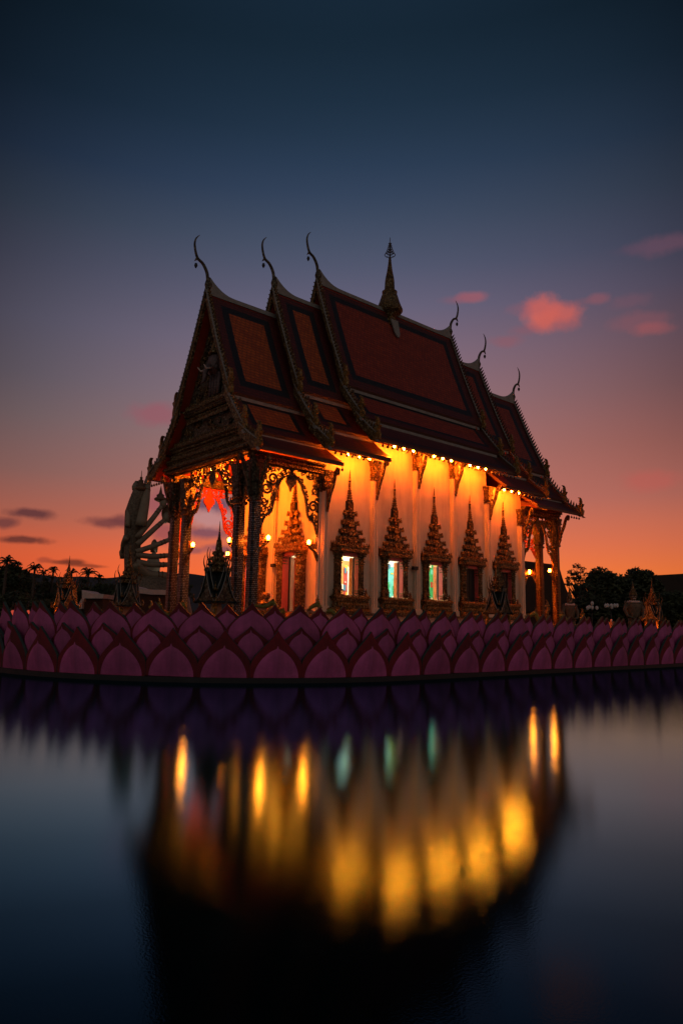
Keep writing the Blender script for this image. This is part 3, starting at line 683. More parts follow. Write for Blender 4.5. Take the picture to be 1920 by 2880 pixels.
# ------------------------------------------------------------------ roofs
E1, E2, EE = 1.137, -.193, -1.44
def sag(y0, z0, y1, z1, s, n):
    L = math.hypot(y1-y0, z1-z0); nx, nz = -(z0-z1)/L, -(y0-y1)/L   # inward-down
    out = []
    for i in range(n+1):
        t = i/n; k = s*math.sin(t*math.pi)*(1-.35*(1-t)); out.append((y0+(y1-y0)*t+k*abs(z0-z1)/L, z0+(z1-z0)*t-k*abs(y1-y0)/L))
    return out
def layer(b, x0, x1, prof, field, ins=(.42, .82), px=None, th=.14, mirror=False):
    """one curved roof slope between x0..x1 along profile [(y,z)], inset bands, soffit below"""
    px0, px1 = px or (x0, x1); k = (lambda y: 2*YC-y) if mirror else (lambda y: y)
    d = [0]
    for p, q in zip(prof[:-1], prof[1:]): d.append(d[-1]+math.hypot(q[0]-p[0], q[1]-p[1]))
    T = d[-1]; iv = (ins[0]*min(1, T/3), ins[1]*min(1, T/3.2))
    cut = sorted(set([0, T]+[iv[0], iv[1], T-iv[0], T-iv[1]]+d[1:-1]))
    def P(s):
        for j in range(len(d)-1):
            if s <= d[j+1]+1e-9: t = (s-d[j])/(d[j+1]-d[j]); return (prof[j][0]+(prof[j+1][0]-prof[j][0])*t, prof[j][1]+(prof[j+1][1]-prof[j][1])*t)
    xs = sorted(set([x0, x1]+[x for x in (px0+ins[0], px0+ins[1], px1-ins[0], px1-ins[1]) if x0 < x < x1]))
    pts = [P(s) for s in cut]
    vs = [(x, k(y), z) for y, z in pts for x in xs]; nx = len(xs); groups = {}
    for j in range(len(cut)-1):
        sm = (cut[j]+cut[j+1])/2
        for i in range(nx-1):
            xm = (xs[i]+xs[i+1])/2; e = min(sm-0, T-sm); f = min(xm-px0, px1-xm)
            g = 'roof_border' if (e < iv[0] or f < ins[0]) else ('roof_band' if (e < iv[1] or f < ins[1]) else field)
            q = (j*nx+i, j*nx+i+1, (j+1)*nx+i+1, (j+1)*nx+i)
            groups.setdefault(g, []).append(q[::-1] if mirror else q)
    for g, fs in groups.items(): b.add(vs, fs, g)
    # soffit + fascia
    tt = [(y+th*.6, z-th) for y, z in pts]
    vs = [(x, k(y), z) for y, z in tt for x in (x0, x1)]
    b.add(vs, [(2*j, 2*j+1, 2*j+3, 2*j+2) for j in range(len(pts)-1)], 'soffit_red')
    y, z = pts[-1]; ya, za = tt[-1]
    b.add([(x0, k(y), z), (x1, k(y), z), (x1, k(ya), za), (x0, k(ya), za)], [(0, 1, 2, 3)], 'fascia')
    for x in (x0, x1):
        vs = [(x, k(y), z) for y, z in pts]+[(x, k(y), z) for y, z in tt]; n = len(pts)
        b.add(vs, [(j, j+1, n+j+1, n+j) for j in range(n-1)], 'fascia')
TI = {'A': (15.84, 10.05, 8.03, 6.93), 'B': (17.31, 11.06, 9.03, 7.66), 'C': (18.83, 12.09, 10.06, 8.58)}
def profiles(T):
    zr, z1, z2, ze = TI[T]
    return [sag(YC, zr, E1-.06, z1+.02, .10, 8), sag(E1+.30, z1+.12, E2-.05, z2+.02, .06, 5), sag(E2+.30, z2+.06, EE, ze+.13, .05, 5)]
XA, XB, XC = -4.83, -.80, 2.23
TIERS = [('A', XA, .02, (XA+.1, XB+.12)), ('B', XB, 3.2, (XB+.1, XC+.12)), ('C', XC, LL-XC, (XC+.1, LL-XC-.1)), ('B', LL-3.2, LL-XB, (LL-XC-.12, LL-XB-.1)), ('A', LL-.02, LL-XA, (LL-XB-.12, LL-XA-.1))]
def finial_path(x, z, s):   # chofa : s=-1 faces the front
    return [(x-s*dx*.76, YC, z+dz) for dx, dz in ((.10, -.30), (.03, .1), (-.02, .28), (-.13, .72), (-.46, 1.10), (-.84, 1.27), (-1.02, 1.55), (-1.13, 1.95), (-1.09, 2.22), (-.97, 2.40), (-.80, 2.55))] if s > 0 else [(x+dx*.76, YC, z+dz) for dx, dz in ((.10, -.30), (.03, .1), (-.02, .28), (-.13, .72), (-.46, 1.10), (-.84, 1.27), (-1.02, 1.55), (-1.13, 1.95), (-1.09, 2.22), (-.97, 2.40), (-.80, 2.55))]
NAGA = [(-.12, 0), (-.30, .10), (-.16, .22), (-.02, .34), (-.10, .52), (-.24, .62), (-.20, .80), (-.04, .78), (-.10, .92), (-.03, .98), (-.08, 1.10), (-.01, 1.12), (-.06, 1.25), (-.16, 1.36), (-.02, 1.34), (.07, 1.22), (.11, 1.0), (.10, .86), (.25, .80), (.20, .68), (.12, .56), (.17, .38), (.20, .18), (.12, 0)]
NAGA = [(x, y*.93) for x, y in NAGA]
def barge(b, x, prof, th, mt, side, mirror, mt2, teeth=True, wavy=False):
    k = (lambda y: 2*YC-y) if mirror else (lambda y: y)
    n = len(prof)
    up_ = [(y, z+.22) for y, z in prof]; dn = [(y+.06, z-.24) for y, z in prof]
    if wavy: dn = [(y+.06+.07*math.sin(i*2.1)*(i > n*.45), z-.26-.10*math.sin(i*2.1)*(i > n*.45)) for i, (y, z) in enumerate(prof)]
    vs = []
    for i in range(n):
        for xx in (x-th/2, x+th/2): vs += [(xx, k(up_[i][0]), up_[i][1]), (xx, k(dn[i][0]), dn[i][1])]
    fs = []
    for i in range(n-1):
        a = 4*i; fs += [(a, a+1, a+5, a+4), (a+2, a+6, a+7, a+3), (a, a+4, a+6, a+2), (a+1, a+3, a+7, a+5)]
    fs += [(0, 2, 3, 1), (4*n-4, 4*n-3, 4*n-1, 4*n-2)]
    b.add(vs, fs, mt)
    # pale cap line
    vs = []
    for i in range(n):
        for xx in (x-th*.8, x+th*.8): vs += [(xx, k(up_[i][0]), up_[i][1]+.003), (xx, k(up_[i][0]), up_[i][1]+.05)]
    b.add(vs, [q for i in range(n-1) for q in ((4*i, 4*i+1, 4*i+5, 4*i+4), (4*i+2, 4*i+6, 4*i+7, 4*i+3), (4*i+1, 4*i+3, 4*i+7, 4*i+5))], mt2)
    if teeth:
        d = [0]
        for p, q in zip(prof[:-1], prof[1:]): d.append(d[-1]+math.hypot(q[0]-p[0], q[1]-p[1]))
        c = int(d[-1]/.23); sp = d[-1]/c; j = 0
        for i in range(1, c):
            s = i*sp
            while s > d[j+1]: j += 1
            t = (s-d[j])/(d[j+1]-d[j]); y = prof[j][0]+(prof[j+1][0]-prof[j][0])*t; z = prof[j][1]+(prof[j+1][1]-prof[j][1])*t+.26
            dy, dz = (prof[j+1][0]-prof[j][0]), (prof[j+1][1]-prof[j][1]); l = math.hypot(dy, dz); dy /= l; dz /= l
            o = [(0, 0), (.13, 0), (.10, .10), (-.03, .27), (-.015, .12)]   # along slope, outward
            q = [(k(y+dy*a+dz*c2), z+dz*a-dy*c2) for a, c2 in o]
            b.add([(x-.03, *p) for p in q]+[(x+.03, *p) for p in q], [(4, 3, 2, 1, 0), (5, 6, 7, 8, 9)]+[(i2, (i2+1) % 5, 5+(i2+1) % 5, 5+i2) for i2 in range(5)], mt)
for (T, x0, x1, px) in TIERS:
    zr, z1, z2, ze = TI[T]; pr = profiles(T); field = 'roof_field_orange' if (T != 'C' and x0 < 8) else 'roof_field_red'
    b = MB()
    for mi in (False, True):
        layer(b, x0, x1, pr[0], field, (.55, .95), px, mirror=mi)
        layer(b, x0, x1, pr[1], field if x0 < 3 else 'roof_band', (.50, .80), px, mirror=mi)
        layer(b, x0, x1, pr[2], 'roof_border', (.4, .7), px, mirror=mi)
        k = (lambda y: 2*YC-y) if mi else (lambda y: y)
        ya, yb = sorted((k(EE+.02), k(EE+.14)))
        b.box(x0, x1, ya, yb, ze-.04, ze+.12, 'fascia')
    front = x0 < 2.5
    rf = tb(b, 'roof_tier')
    # ridge with upswept ends, and pale caps at every step
    b = MB(); n = 14
    def zz(x):
        e = 0
        if x0 < 8 and T != 'C' or T == 'C': 
            dx = (x-x0) if (front) else 99; e += .75*max(0, 1-dx/1.7)**2.4
        if not front or T == 'C':
            dx = x1-x; e += .75*max(0, 1-dx/1.7)**2.4
        return zr+e
    xs = [x0+.05+(x1-x0-.1)*i/40 for i in range(41)]; vs = []
    for x in xs:
        h = zz(x); vs += [(x, YC-.13, zr-.12), (x, YC-.12, h+.10), (x, YC, h+.18), (x, YC+.12, h+.10), (x, YC+.13, zr-.12)]
    b.add(vs, [(5*i+j, 5*i+5+j, 5*i+6+j, 5*i+1+j) for i in range(40) for j in range(4)]+[(0, 1, 2, 3, 4), (204, 203, 202, 201, 200)], 'ridge_white')
    tb(b, 'ridge_cap', rf)
    xa, xb = x0+.25, x1-.25
    for y, z in ((E1+.02, z1-.12), (E2+.02, z2-.12)):
        for k in (lambda y: y, lambda y: 2*YC-y):
            ya, yb = sorted((k(y-.05), k(y+.16))); c = MB(); c.box(xa, xb, ya, yb, z-.16, z+.0, 'ridge_white'); tb(c, 'step_cap', rf)
    ends = ([(x0, -1)] if front else []) + ([(x1, 1)] if (not front or T == 'C') else [])
    for x, s in ends:
        for mi in (False, True):
            b = MB()
            for li, p in enumerate(pr): barge(b, x+s*.06+(.004*li), p, .14, 'gold' if s < 0 else 'fascia', s, mi, 'ridge_white', True, s < 0)
            tb(b, 'bargeboard', rf)
            for li, p in enumerate(pr):
                y, z = p[-1]; b = MB(); o = (x+s*.06, 2*YC-y if mi else y, z-.12); sc = (1.0, .95, .95)[li]
                b.extr([(a*sc, c*sc) for a, c in NAGA], o, (0, 1 if mi else -1, 0), (0, 0, 1), .16, 'gold_leaf')
                b.tube([(o[0], o[1]+(.35 if not mi else -.35), o[2]+.30), (o[0], o[1]+(.1 if not mi else -.1), o[2]+.03), (o[0], o[1]+(-.14 if not mi else .14), o[2]+.05), (o[0], o[1]+(-.22 if not mi else .22), o[2]+.3)], [.07, .11, .10, .06], 'gold_leaf')
                b.extr([(-.05, 0), (.11, -.02), (.16, -.10), (.30, -.20), (.10, -.20), (-.02, -.1)], (o[0]+s*.09, o[1], o[2]), (0, 1 if mi else -1, 0), (0, 0, 1), .05, 'ridge_white')
                tb(b, 'naga_finial', rf)
        b = MB(); zb = zr+.35
        pts = bez(finial_path(x+s*.02, zb, s), 5); L = len(pts)
        rad = []
        for i in range(L):
            t = i/(L-1)
            rad.append(.10+.09*math.sin(min(1, t/.22)*math.pi) if t < .22 else max(.018, .10*(1-t)**.5))
        b.tube(pts, rad, 'dark_carving', 8)
        bx = x+s*.65
        b.extr([(0, -.05), (.22, -.20), (.10, .10)], (bx-s*.02, YC, zb+1.27), (s, 0, 0), (0, 0, 1), .06, 'dark_carving')
        b.lathe([(.012, -.34), (.012, -.20), (.06, -.22), (.09, -.34), (.03, -.47), (0, -.48)][::-1], (bx+s*.10, YC, zb+1.2), 'black', 10)
        tb(b, 'roof_finial', rf)
    # gable pediments inside the bargeboards
    for x, s in ends:
        b = MB(); xx = x-s*.55
        poly = [(y, z-.25) for y, z in pr[0]]+[(y, z-.25) for y, z in pr[1] if z < z1-.3]
        zb = z2 if T == 'A' else z1-1.0
        poly = [p for p in poly if p[1] > zb+.15]+[(poly[-1][0]+.1 if T == 'A' else E1, zb+.1)]
        full = poly+[(2*YC-y, z) for y, z in poly[::-1][:-1]]
        b.extr([(y, z) for y, z in full], (xx, 0, 0), (0, 1, 0), (0, 0, 1), .1, 'dark_carving' if s < 0 else 'soffit_red')
        if T == 'A':
            gm = 'dark_carving' if s < 0 else 'fascia'
            for za, zc, g, y0 in ((z1-.45, z1-.25, .16, E1+.1), (z1-.25, z1-.10, .24, E1), (z1-.10, z1+.12, .32, E1-.1), (z2-.10, z2+.06, .20, .1), (z2+.06, z2+.20, .28, .0), (z2+.20, z2+.38, .36, -.1), (7.06, 7.22, .30, -.55), (7.22, 7.40, .38, -.62), (7.52, 7.64, .26, -.45), (7.64, 7.74, .34, -.4)):
                b.box(xx+min(0, s*g), xx+max(0, s*g), y0+.3, 2*YC-y0-.3, za, zc, gm)
            for zz_, y0 in ((z1+.12, E1), (z1-.66, E1+.2), (z2+.38, .1), (7.40, -.4), (7.74, -.2)): b.leaves((xx+s*.28, y0+.4, zz_), (xx+s*.28, 2*YC-y0-.4, zz_), .16, .15, .24, 'gold' if s < 0 else gm)
            b.box(min(xx, xx-s*.1), max(xx, xx-s*.1), .1, 7.3, 7.0, z2+.1, 'dark_carving')
            for zz_, g, y0 in ((7.09, .33, -.25), (7.27, .41, -.32), (7.55, .29, -.15), (7.66, .37, -.1), (z2-.05, .23, .4), (z2+.10, .31, .3), (z2+.26, .39, .2), (z1-.38, .19, E1+.4), (z1-.20, .27, E1+.3), (z1, .35, E1+.2)):
                nst = int((2*YC-2*y0)/.15)
                for q in range(nst):
                    yq = y0+(2*YC-2*y0)*(q+.5)/nst; xa_ = xx+s*g
                    b.box(xa_-.045, xa_+.02, yq-.045, yq+.045, zz_-.02, zz_+.07, 'gold')
                b.box(xx, xx+s*(g-.01), y0, 2*YC-y0, zz_-.045, zz_-.025, 'gold') if s > 0 else b.box(xx+s*(g-.01), xx, y0, 2*YC-y0, zz_-.045, zz_-.025, 'gold')
            rnd = random.Random(5)
            for kk in range(150 if s < 0 else 10):
                # carved foliage covering the pediment fields
                zq = rnd.uniform(7.75, zr-1.2); hwid = (zr-zq)/(zr-z1)*(YC-E1) if zq > z1 else (YC-E1)+(z1-zq)/(z1-z2)*(E1-E2)*.9
                yq = YC+rnd.uniform(-1, 1)*(hwid-.45); rr = rnd.uniform(.10, .26); d = rnd.choice((-1, 1)); ph = rnd.uniform(0, 6)
                b.strip([(yq+rr*(1-.75*t/14)*math.cos(ph+d*t*.75), zq+rr*(1-.75*t/14)*math.sin(ph+d*t*.75)) for t in range(15)], [.08-.003*t for t in range(15)], (xx+s*.09, 0, 0), (0, 1, 0), (0, 0, 1), .12, 'gold' if rnd.random() < .5 else 'dark_carving')
        pd = tb(b, 'pediment')
        if T == 'A' and s < 0:
            b = MB(); c = Vector((xx-.25, YC-.5, 12.0))      # elephant relief
            b.lathe([(0, -.5), (.35, -.4), (.5, 0), (.42, .35), (.2, .5), (0, .55)], (c.x, c.y, c.z), 'dim_relief', 14, .7, .9)
            for sg in (-1, 1):
                b.lathe([(0, -.4), (.22, -.25), (.3, .1), (.15, .3), (0, .34)], (c.x+.05, c.y+sg*.55, c.z), 'dim_relief', 10, .25, 1)
                b.tube([(c.x-.3, c.y+sg*.2, c.z-.3), (c.x-.6, c.y+sg*.28, c.z-.42), (c.x-.78, c.y+sg*.3, c.z-.25)], [.06, .045, .015], 'leaf_white')
            b.tube([(c.x-.3, c.y, c.z-.1), (c.x-.5, c.y, c.z-.5), (c.x-.5, c.y+.05, c.z-.9), (c.x-.62, c.y+.12, c.z-1.1)], [.17, .13, .09, .05], 'dim_relief')
            for q in range(4): b.tube([(c.x+.1, c.y-.35+q*.24, c.z-.45), (c.x+.05, c.y-.38+q*.26, c.z-1.55)], [.11, .09], 'dim_relief')
            b.lathe([(.3, 0), (.34, .1), (.2, .3), (.22, .4), (.1, .7), (0, 1.1)], (c.x, c.y, c.z+.5), 'gold', 12)
            tb(b, 'elephant_relief', pd)

# ridge spire
b = MB()
b.sq([(.42, 17.9), (.36, 18.3), (.30, 18.6)], (8, YC, 0), 'gold'); b.extr([(-.30, .0), (.30, .0), (.20, -1.0), (.06, -1.25), (-.06, -1.25), (-.20, -1.0)], (8, YC-.42, 18.2), (1, 0, 0), (0, .30, 1), .08, 'ridge_white')
pr = [(.32, 18.45), (.36, 18.62), (.74, 18.80), (.84, 18.92), (.84, 19.02), (.76, 19.07), (.79, 19.14), (.74, 19.22), (.62, 19.55), (.50, 19.95), (.44, 20.1), (.48, 20.14), (.48, 20.22), (.33, 20.26), (.30, 20.9), (.26, 21.2)]
z = 21.2; r = .25
for k in range(11): pr += [(r*.78, z), (r, z+.035), (r, z+.075), (r*.78, z+.11)]; z += .12; r *= .90
pr += [(.06, z), (.03, 22.75), (.02, 23.9), (0, 23.93)]
b.lathe(pr, (8, YC, 0), 'gold', 20); sp_ = tb(b, 'roof_spire')
b = MB(); z = 22.72; r = .33
for k in range(6):
    b.tube([(8+r*math.cos(a*math.pi/10), YC+r*math.sin(a*math.pi/10), z) for a in range(21)], .025, 'gold', 6)
    for q in range(4): b.tube([(8, YC, z), (8+r*math.cos(q*1.57), YC+r*math.sin(q*1.57), z)], .014, 'gold', 4)
    z += .155; r *= .76
tb(b, 'umbrella_finial', sp_)

# ------------------------------------------------------------------ lamps on the hall
OR = (1.0, .18, .008)
def eave_lamp(x, z):
    b = MB(); b.lathe([(.05, .14), (.06, .06), (.135, -.035)], (x, -.9, z), 'black', 12); b.tube([(x, -.9, z+.1), (x, -1.0, z+.3)], .02, 'black', 6)
    o = tb(b, 'eave_lamp'); b = MB(); b.lathe([(.02, .02), (.06, -.03), (.065, -.07), (.04, -.12), (0, -.13)][::-1], (x, -.9, z), 'bulb', 12); tb(b, 'bulb', o)
for x in (3.91, 4.62, 5.33, 7.0, 7.72, 8.43, 10.06, 10.78, 11.49): eave_lamp(x, 8.71)
for x in (.70, 1.42, 2.14, 13.26, 13.98, 14.72): eave_lamp(x, 7.72)
def porch_lamp(x, y, z, tg):
    b = MB(); b.lathe([(.05, .14), (.05, .03), (.08, .0)], (x, y, z), 'black', 10); o = tb(b, 'porch_lamp')
    b = MB(); b.lathe([(.02, .02), (.06, -.03), (.07, -.07), (.04, -.12), (0, -.13)][::-1], (x, y, z), 'bulb', 12); tb(b, 'bulb', o)
    tl('POINT', (x+.1, y, z-.2), 950, OR, radius=.06)
porch_lamp(-3.55, 2.75, 7.15, None); porch_lamp(-3.55, 4.7, 7.15, None); porch_lamp(19.4, 3.7, 7.1, None)
def sconce(x, y, z, d):
    """naga bracket with a glass globe lamp, projecting along d from the column"""
    d = Vector((d[0], d[1], 0)); o = Vector((x, y, z)); b = MB(); n = d*.62
    b.tube(bez([o-n+Vector((0, 0, -1.1)), o-n*.85+Vector((0, 0, -.75)), o-n*.55+Vector((0, 0, -.42)), o-n*.2+Vector((0, 0, -.28)), o+Vector((0, 0, -.16))], 4), [.02+.075*math.sin(min(1, i/9)*math.pi*.8) for i in range(17)], 'gold', 7)
    for k, h in ((-.55, .34), (-.35, .30), (-.2, .22)): b.leaf(o+n*k*1.2+Vector((0, 0, -.30)), d, Vector((-d.y, d.x, 0)), .13, h+.2, .05, 'gold_leaf')
    b.lathe([(.03, -.2), (.09, -.14), (.09, -.11)], o, 'gold', 10); w = tb(b, 'wall_lamp')
    b = MB(); b.lathe([(.05, -.11), (.085, -.04), (.09, .03), (.06, .09), (.02, .12), (0, .125)], o, 'globe_lamp', 14); tb(b, 'globe', w)
for q in ((-.86, 0, 3.27, (-1, 0)), (-3.2, 0, 3.27, (1, 0)), (-4.0, 5.38, 3.27, (0, -1)), (-4.0, 1.98, 3.24, (0, 1)), (-.70, 7.4, 3.2, (-1, 0)), (-3.3, 7.4, 3.3, (1, 0)),
          (16.98, 0, 2.95, (1, 0)), (19.28, 0, 3.22, (-1, 0)), (20.0, 2.05, 3.3, (0, 1))): sconce(*q)
for p in ((6.2, -.02, 2.5),):
    b = MB(); b.box(p[0]-.16, p[0]+.16, p[1]-.30, p[1]-.12, p[2]-.09, p[2]+.09, 'black'); b.box(p[0]-.03, p[0]+.03, p[1]-.12, 0, p[2]-.03, p[2]+.03, 'black'); tb(b, 'speaker_box')
b = MB(); b.box(-.5, -.34, 3.3, 3.6, 2.3, 2.46, 'black'); b.box(-.34, -.2, 3.42, 3.48, 2.35, 2.41, 'black'); tb(b, 'speaker_box')

# wind bells under the eaves
bell = None
def bell_at(x, y, z, lab):
    global bell
    if bell is None:
        b = MB(); b.lathe([(.0, -.17), (.02, -.165), (.065, -.13), (.055, -.07), (.03, -.03), (.008, 0), (.008, .07), (0, .07)], (0, 0, 0), 'black', 8); o = bell = b.build('wind_bell')
    else: o = bell.copy(); COL.objects.link(o)
    o.location = (x, y, z); tag(o, lab, 'bell', 'wind bells hanging along the temple eaves')
for i in range(32): bell_at(2.6+i*.355, EE+.05, 8.46, 'little dark bell in the row hanging from the lit eave of the highest roof')
for i in range(10): bell_at(-.5+i*.36, EE+.05, 7.54, 'little dark bell in the row under the eave of the front middle roof')
for i in range(10): bell_at(13.2+i*.37, EE+.05, 7.54, 'little dark bell in the row under the eave of the rear middle roof')
for i in range(5): bell_at(XA+.05, 8.75-i*.28, 6.72, 'little dark bell hanging from the far front corner of the porch eave, against the sky')
for i in range(5): bell_at(LL-XA-.1-i*.3, EE+.05, 6.78, 'little dark bell hanging from the rear porch eave, against the orange sky')
bell_at(-.05, EE+.05, 6.8, 'single dark bell hanging at the inner end of the front porch eave')

# ------------------------------------------------------------------ shrines round the hall
def make_shrine():
    t = empty('boundary_shrine', (0, 0, 0), 'x', 'shrine')
    b = MB(); b.sq([(.74, 0), (.74, .10), (.62, .13), (.66, .24), (.56, .27), (.60, .36), (.52, .40)], (0, 0, 0), 'gold_leaf', .7, .86); b.ring_leaves((0, 0, .24), .62, .13, .12, .14, 'gold'); b.build('base', t)
    for x in (-1, 1):
        for y in (-1, 1):
            b = MB(); b.sq([(.13, .38), (.10, .46), (.085, .95), (.13, 1.08), (.15, 1.12)], (x*.44, y*.44, 0), 'gold_leaf'); b.build('column', t)
    b = MB(); b.extr([(-.20, .38), (.20, .38), (.17, .55), (.26, .80), (.20, .98), (0, 1.2), (-.20, .98), (-.26, .80), (-.17, .55)], (0, 0, 0), (1, 0, 0), (0, 0, 1), .12, 'rail_pink'); b.build('boundary_stone', t)
    b = MB()
    for a in range(4):
        U = Vector((math.cos(a*math.pi/2), math.sin(a*math.pi/2), 0)); Q = Vector((-U.y, U.x, 0))
        for lv, (hw, z0, zt, rr) in enumerate(((.56, .98, 1.92, .60), (.40, 1.35, 2.16, .44))):
            prof = [(0, zt), (.10, zt-.30*(zt-z0)), (.24, zt-.60*(zt-z0)), (.42, zt-.86*(zt-z0)), (hw+.06, z0)]
            prof = [(p*hw/.56, z) for p, z in prof]
            for sg in (-1, 1):
                vs = []
                for p, z in prof: vs += [tuple(U*rr+Q*sg*p+Vector((0, 0, z))), tuple(U*.05+Q*sg*p+Vector((0, 0, z))), tuple(U*rr+Q*sg*p+Vector((0, 0, z-.05)))]
                b.add(vs, [q for i in range(len(prof)-1) for q in ((3*i, 3*i+3, 3*i+4, 3*i+1), (3*i, 3*i+2, 3*i+5, 3*i+3))], 'teal_glass')
                b.tube([U*(rr+.01)+Q*sg*p+Vector((0, 0, z+.02)) for p, z in prof], .016, 'ridge_white', 5)
                e = U*(rr+.01)+Q*sg*prof[-1][0]+Vector((0, 0, z0))
                b.tube([e, e+Q*sg*.09+Vector((0, 0, .02)), e+Q*sg*.13+Vector((0, 0, .14)), e+Q*sg*.10+Vector((0, 0, .26))], [.035, .035, .025, .008], 'gold', 6)
            tp = U*(rr+.02)+Vector((0, 0, zt))
            b.tube(bez([tp-Vector((0, 0, .08)), tp+U*.05+Vector((0, 0, .10)), tp+U*.12+Vector((0, 0, .22)), tp+U*.13+Vector((0, 0, .36)), tp+U*.07+Vector((0, 0, .50))], 4), [.045*(1-i/20) for i in range(17)], 'dark_carving', 6)
            b.extr([(q*sg2, z-.03) for sg2 in (1,) for q, z in prof]+[(-q, z-.03) for q, z in prof[::-1][:-1]], U*(rr-.06), Q, (0, 0, 1), .03, 'dark_carving')
    b.build('roof', t)
    b = MB(); P = []; z = 1.9; h = .36
    for k in range(4): P += [(h, z), (h*1.12, z+.02), (h*1.12, z+.06), (h*.86, z+.08), (h*.80, z+.16)]; z += .17; h *= .77
    b.sq(P, (0, 0, 0), 'gold', .62, .82)
    z = 1.9; h = .36
    for k in range(4): b.ring_leaves((0, 0, z+.05), h*1.1, .09, .08, .12, 'gold'); z += .17; h *= .77
    pr = [(.13, 2.56), (.15, 2.62), (.12, 2.80), (.10, 2.92)]; z = 2.93; r = .085
    for k in range(5): pr += [(r*.7, z), (r, z+.02), (r*.7, z+.045)]; z += .05; r *= .85
    pr += [(.03, z), (.012, 3.5), (0, 3.52)]
    b.lathe(pr, (0, 0, 0), 'gold', 12); b.build('spire', t)
    return t
sh = make_shrine()
for i, (x, y, z, sc, rz, lab) in enumerate(((-10.1, -7.2, -.95, 1.0, 8, 'dark roofed gold shrine with horned gables in front of the porch columns'), (-9.74, 0, -.95, .95, -5, 'horned gold shrine whose spire rises against the many armed statue'),
        (-8.8, 8.9, -.95, 1.0, 4, 'gold shrine glowing orange among the palms at far left, thin tall spire'), (4.63, -6.75, -.95, 1.03, 0, 'gold shrine with white edged roof standing before the two dark shuttered windows'),
        (21.1, -5.9, -.95, 1.02, 3, 'orange lit gold shrine at far right before the dark trees'))):
    o = sh if i == 0 else copy_tree(sh)
    o.location = (x, y, z); o.scale = (sc*.74, sc*.74, sc); o.rotation_euler = (0, 0, R(rz)); tag(o, lab, 'shrine', 'shrines round the temple hall')
    if i in (2, 4):
        b = MB(); b.lathe([(0, .02), (.06, .05), (.05, .12), (0, .14)], (-.95, -.45, 0), 'globe_lamp', 10); b.build('uplight', o)
        lamp('POINT', (-1.0, -.5, .35), 55, OR, o, .06)

# ------------------------------------------------------------------ many-armed statue, seen from behind
GD = 80.0
def G(u, v, d=0): return at(u, v, GD+d)
gb = gnd(395, GD, -1.5)
gs = empty('many_armed_statue', gb, 'giant pale statue with many arms fanned out, back turned, left of the porch', 'statue')
def gbuild(b, name, par=None):
    o = b.build(name, par or gs)
    if not par: o.location = -gb
    return o
b = MB()
secs = [(1770, 330, 480), (1640, 345, 410), (1600, 350, 397), (1540, 349, 396), (1490, 350, 400), (1440, 352, 402), (1400, 366, 404), (1378, 378, 408), (1372, 388, 404)]
seg = 18; vs = []
for v, ua, ub in secs:
    c = (G(ua, v)+G(ub, v))/2; hw = (G(ub, v)-G(ua, v)).length/2
    for i in range(seg):
        a = 2*math.pi*i/seg; p = c+rt*math.cos(a)*hw+fw*math.sin(a)*hw*.7; vs.append(tuple(p))
b.add(vs, [(j*seg+(i+1) % seg, j*seg+i, (j+1)*seg+i, (j+1)*seg+(i+1) % seg) for j in range(len(secs)-1) for i in range(seg)]+[tuple((len(secs)-1)*seg+i for i in range(seg))], 'statue_mosaic', True)
gbuild(b, 'body')
b = MB(); c = G(396, 1374)
b.lathe([(.45, -.3), (.62, 0), (.50, .25), (.36, .3), (.40, .6), (.26, .65), (.28, .95), (.14, 1.0), (.15, 1.3), (.05, 1.35), (.03, 2.0), (0, 2.1)], c, 'statue_gold', 14); gbuild(b, 'crown')
ARMS = [([(396, 1480), (409, 1410), (415, 1366)], [.62, .52, .36], None), ([(386, 1512), (430, 1458), (455, 1424)], [.33, .30, .25], 'pot'), ([(386, 1532), (434, 1488), (461, 1464)], [.33, .30, .25], 'disc'),
        ([(384, 1552), (436, 1534), (476, 1518)], [.33, .30, .26], 'knob'), ([(384, 1560), (430, 1565), (476, 1562)], [.34, .31, .27], 'knob'), ([(384, 1580), (430, 1588), (474, 1588)], [.36, .32, .28], 'knob'),
        ([(382, 1584), (416, 1614), (470, 1620)], [.55, .50, .44], None), ([(360, 1482), (363, 1430), (379, 1380)], [.30, .26, .2], None), ([(356, 1510), (348, 1530), (346, 1552)], [.35, .3, .25], None)]
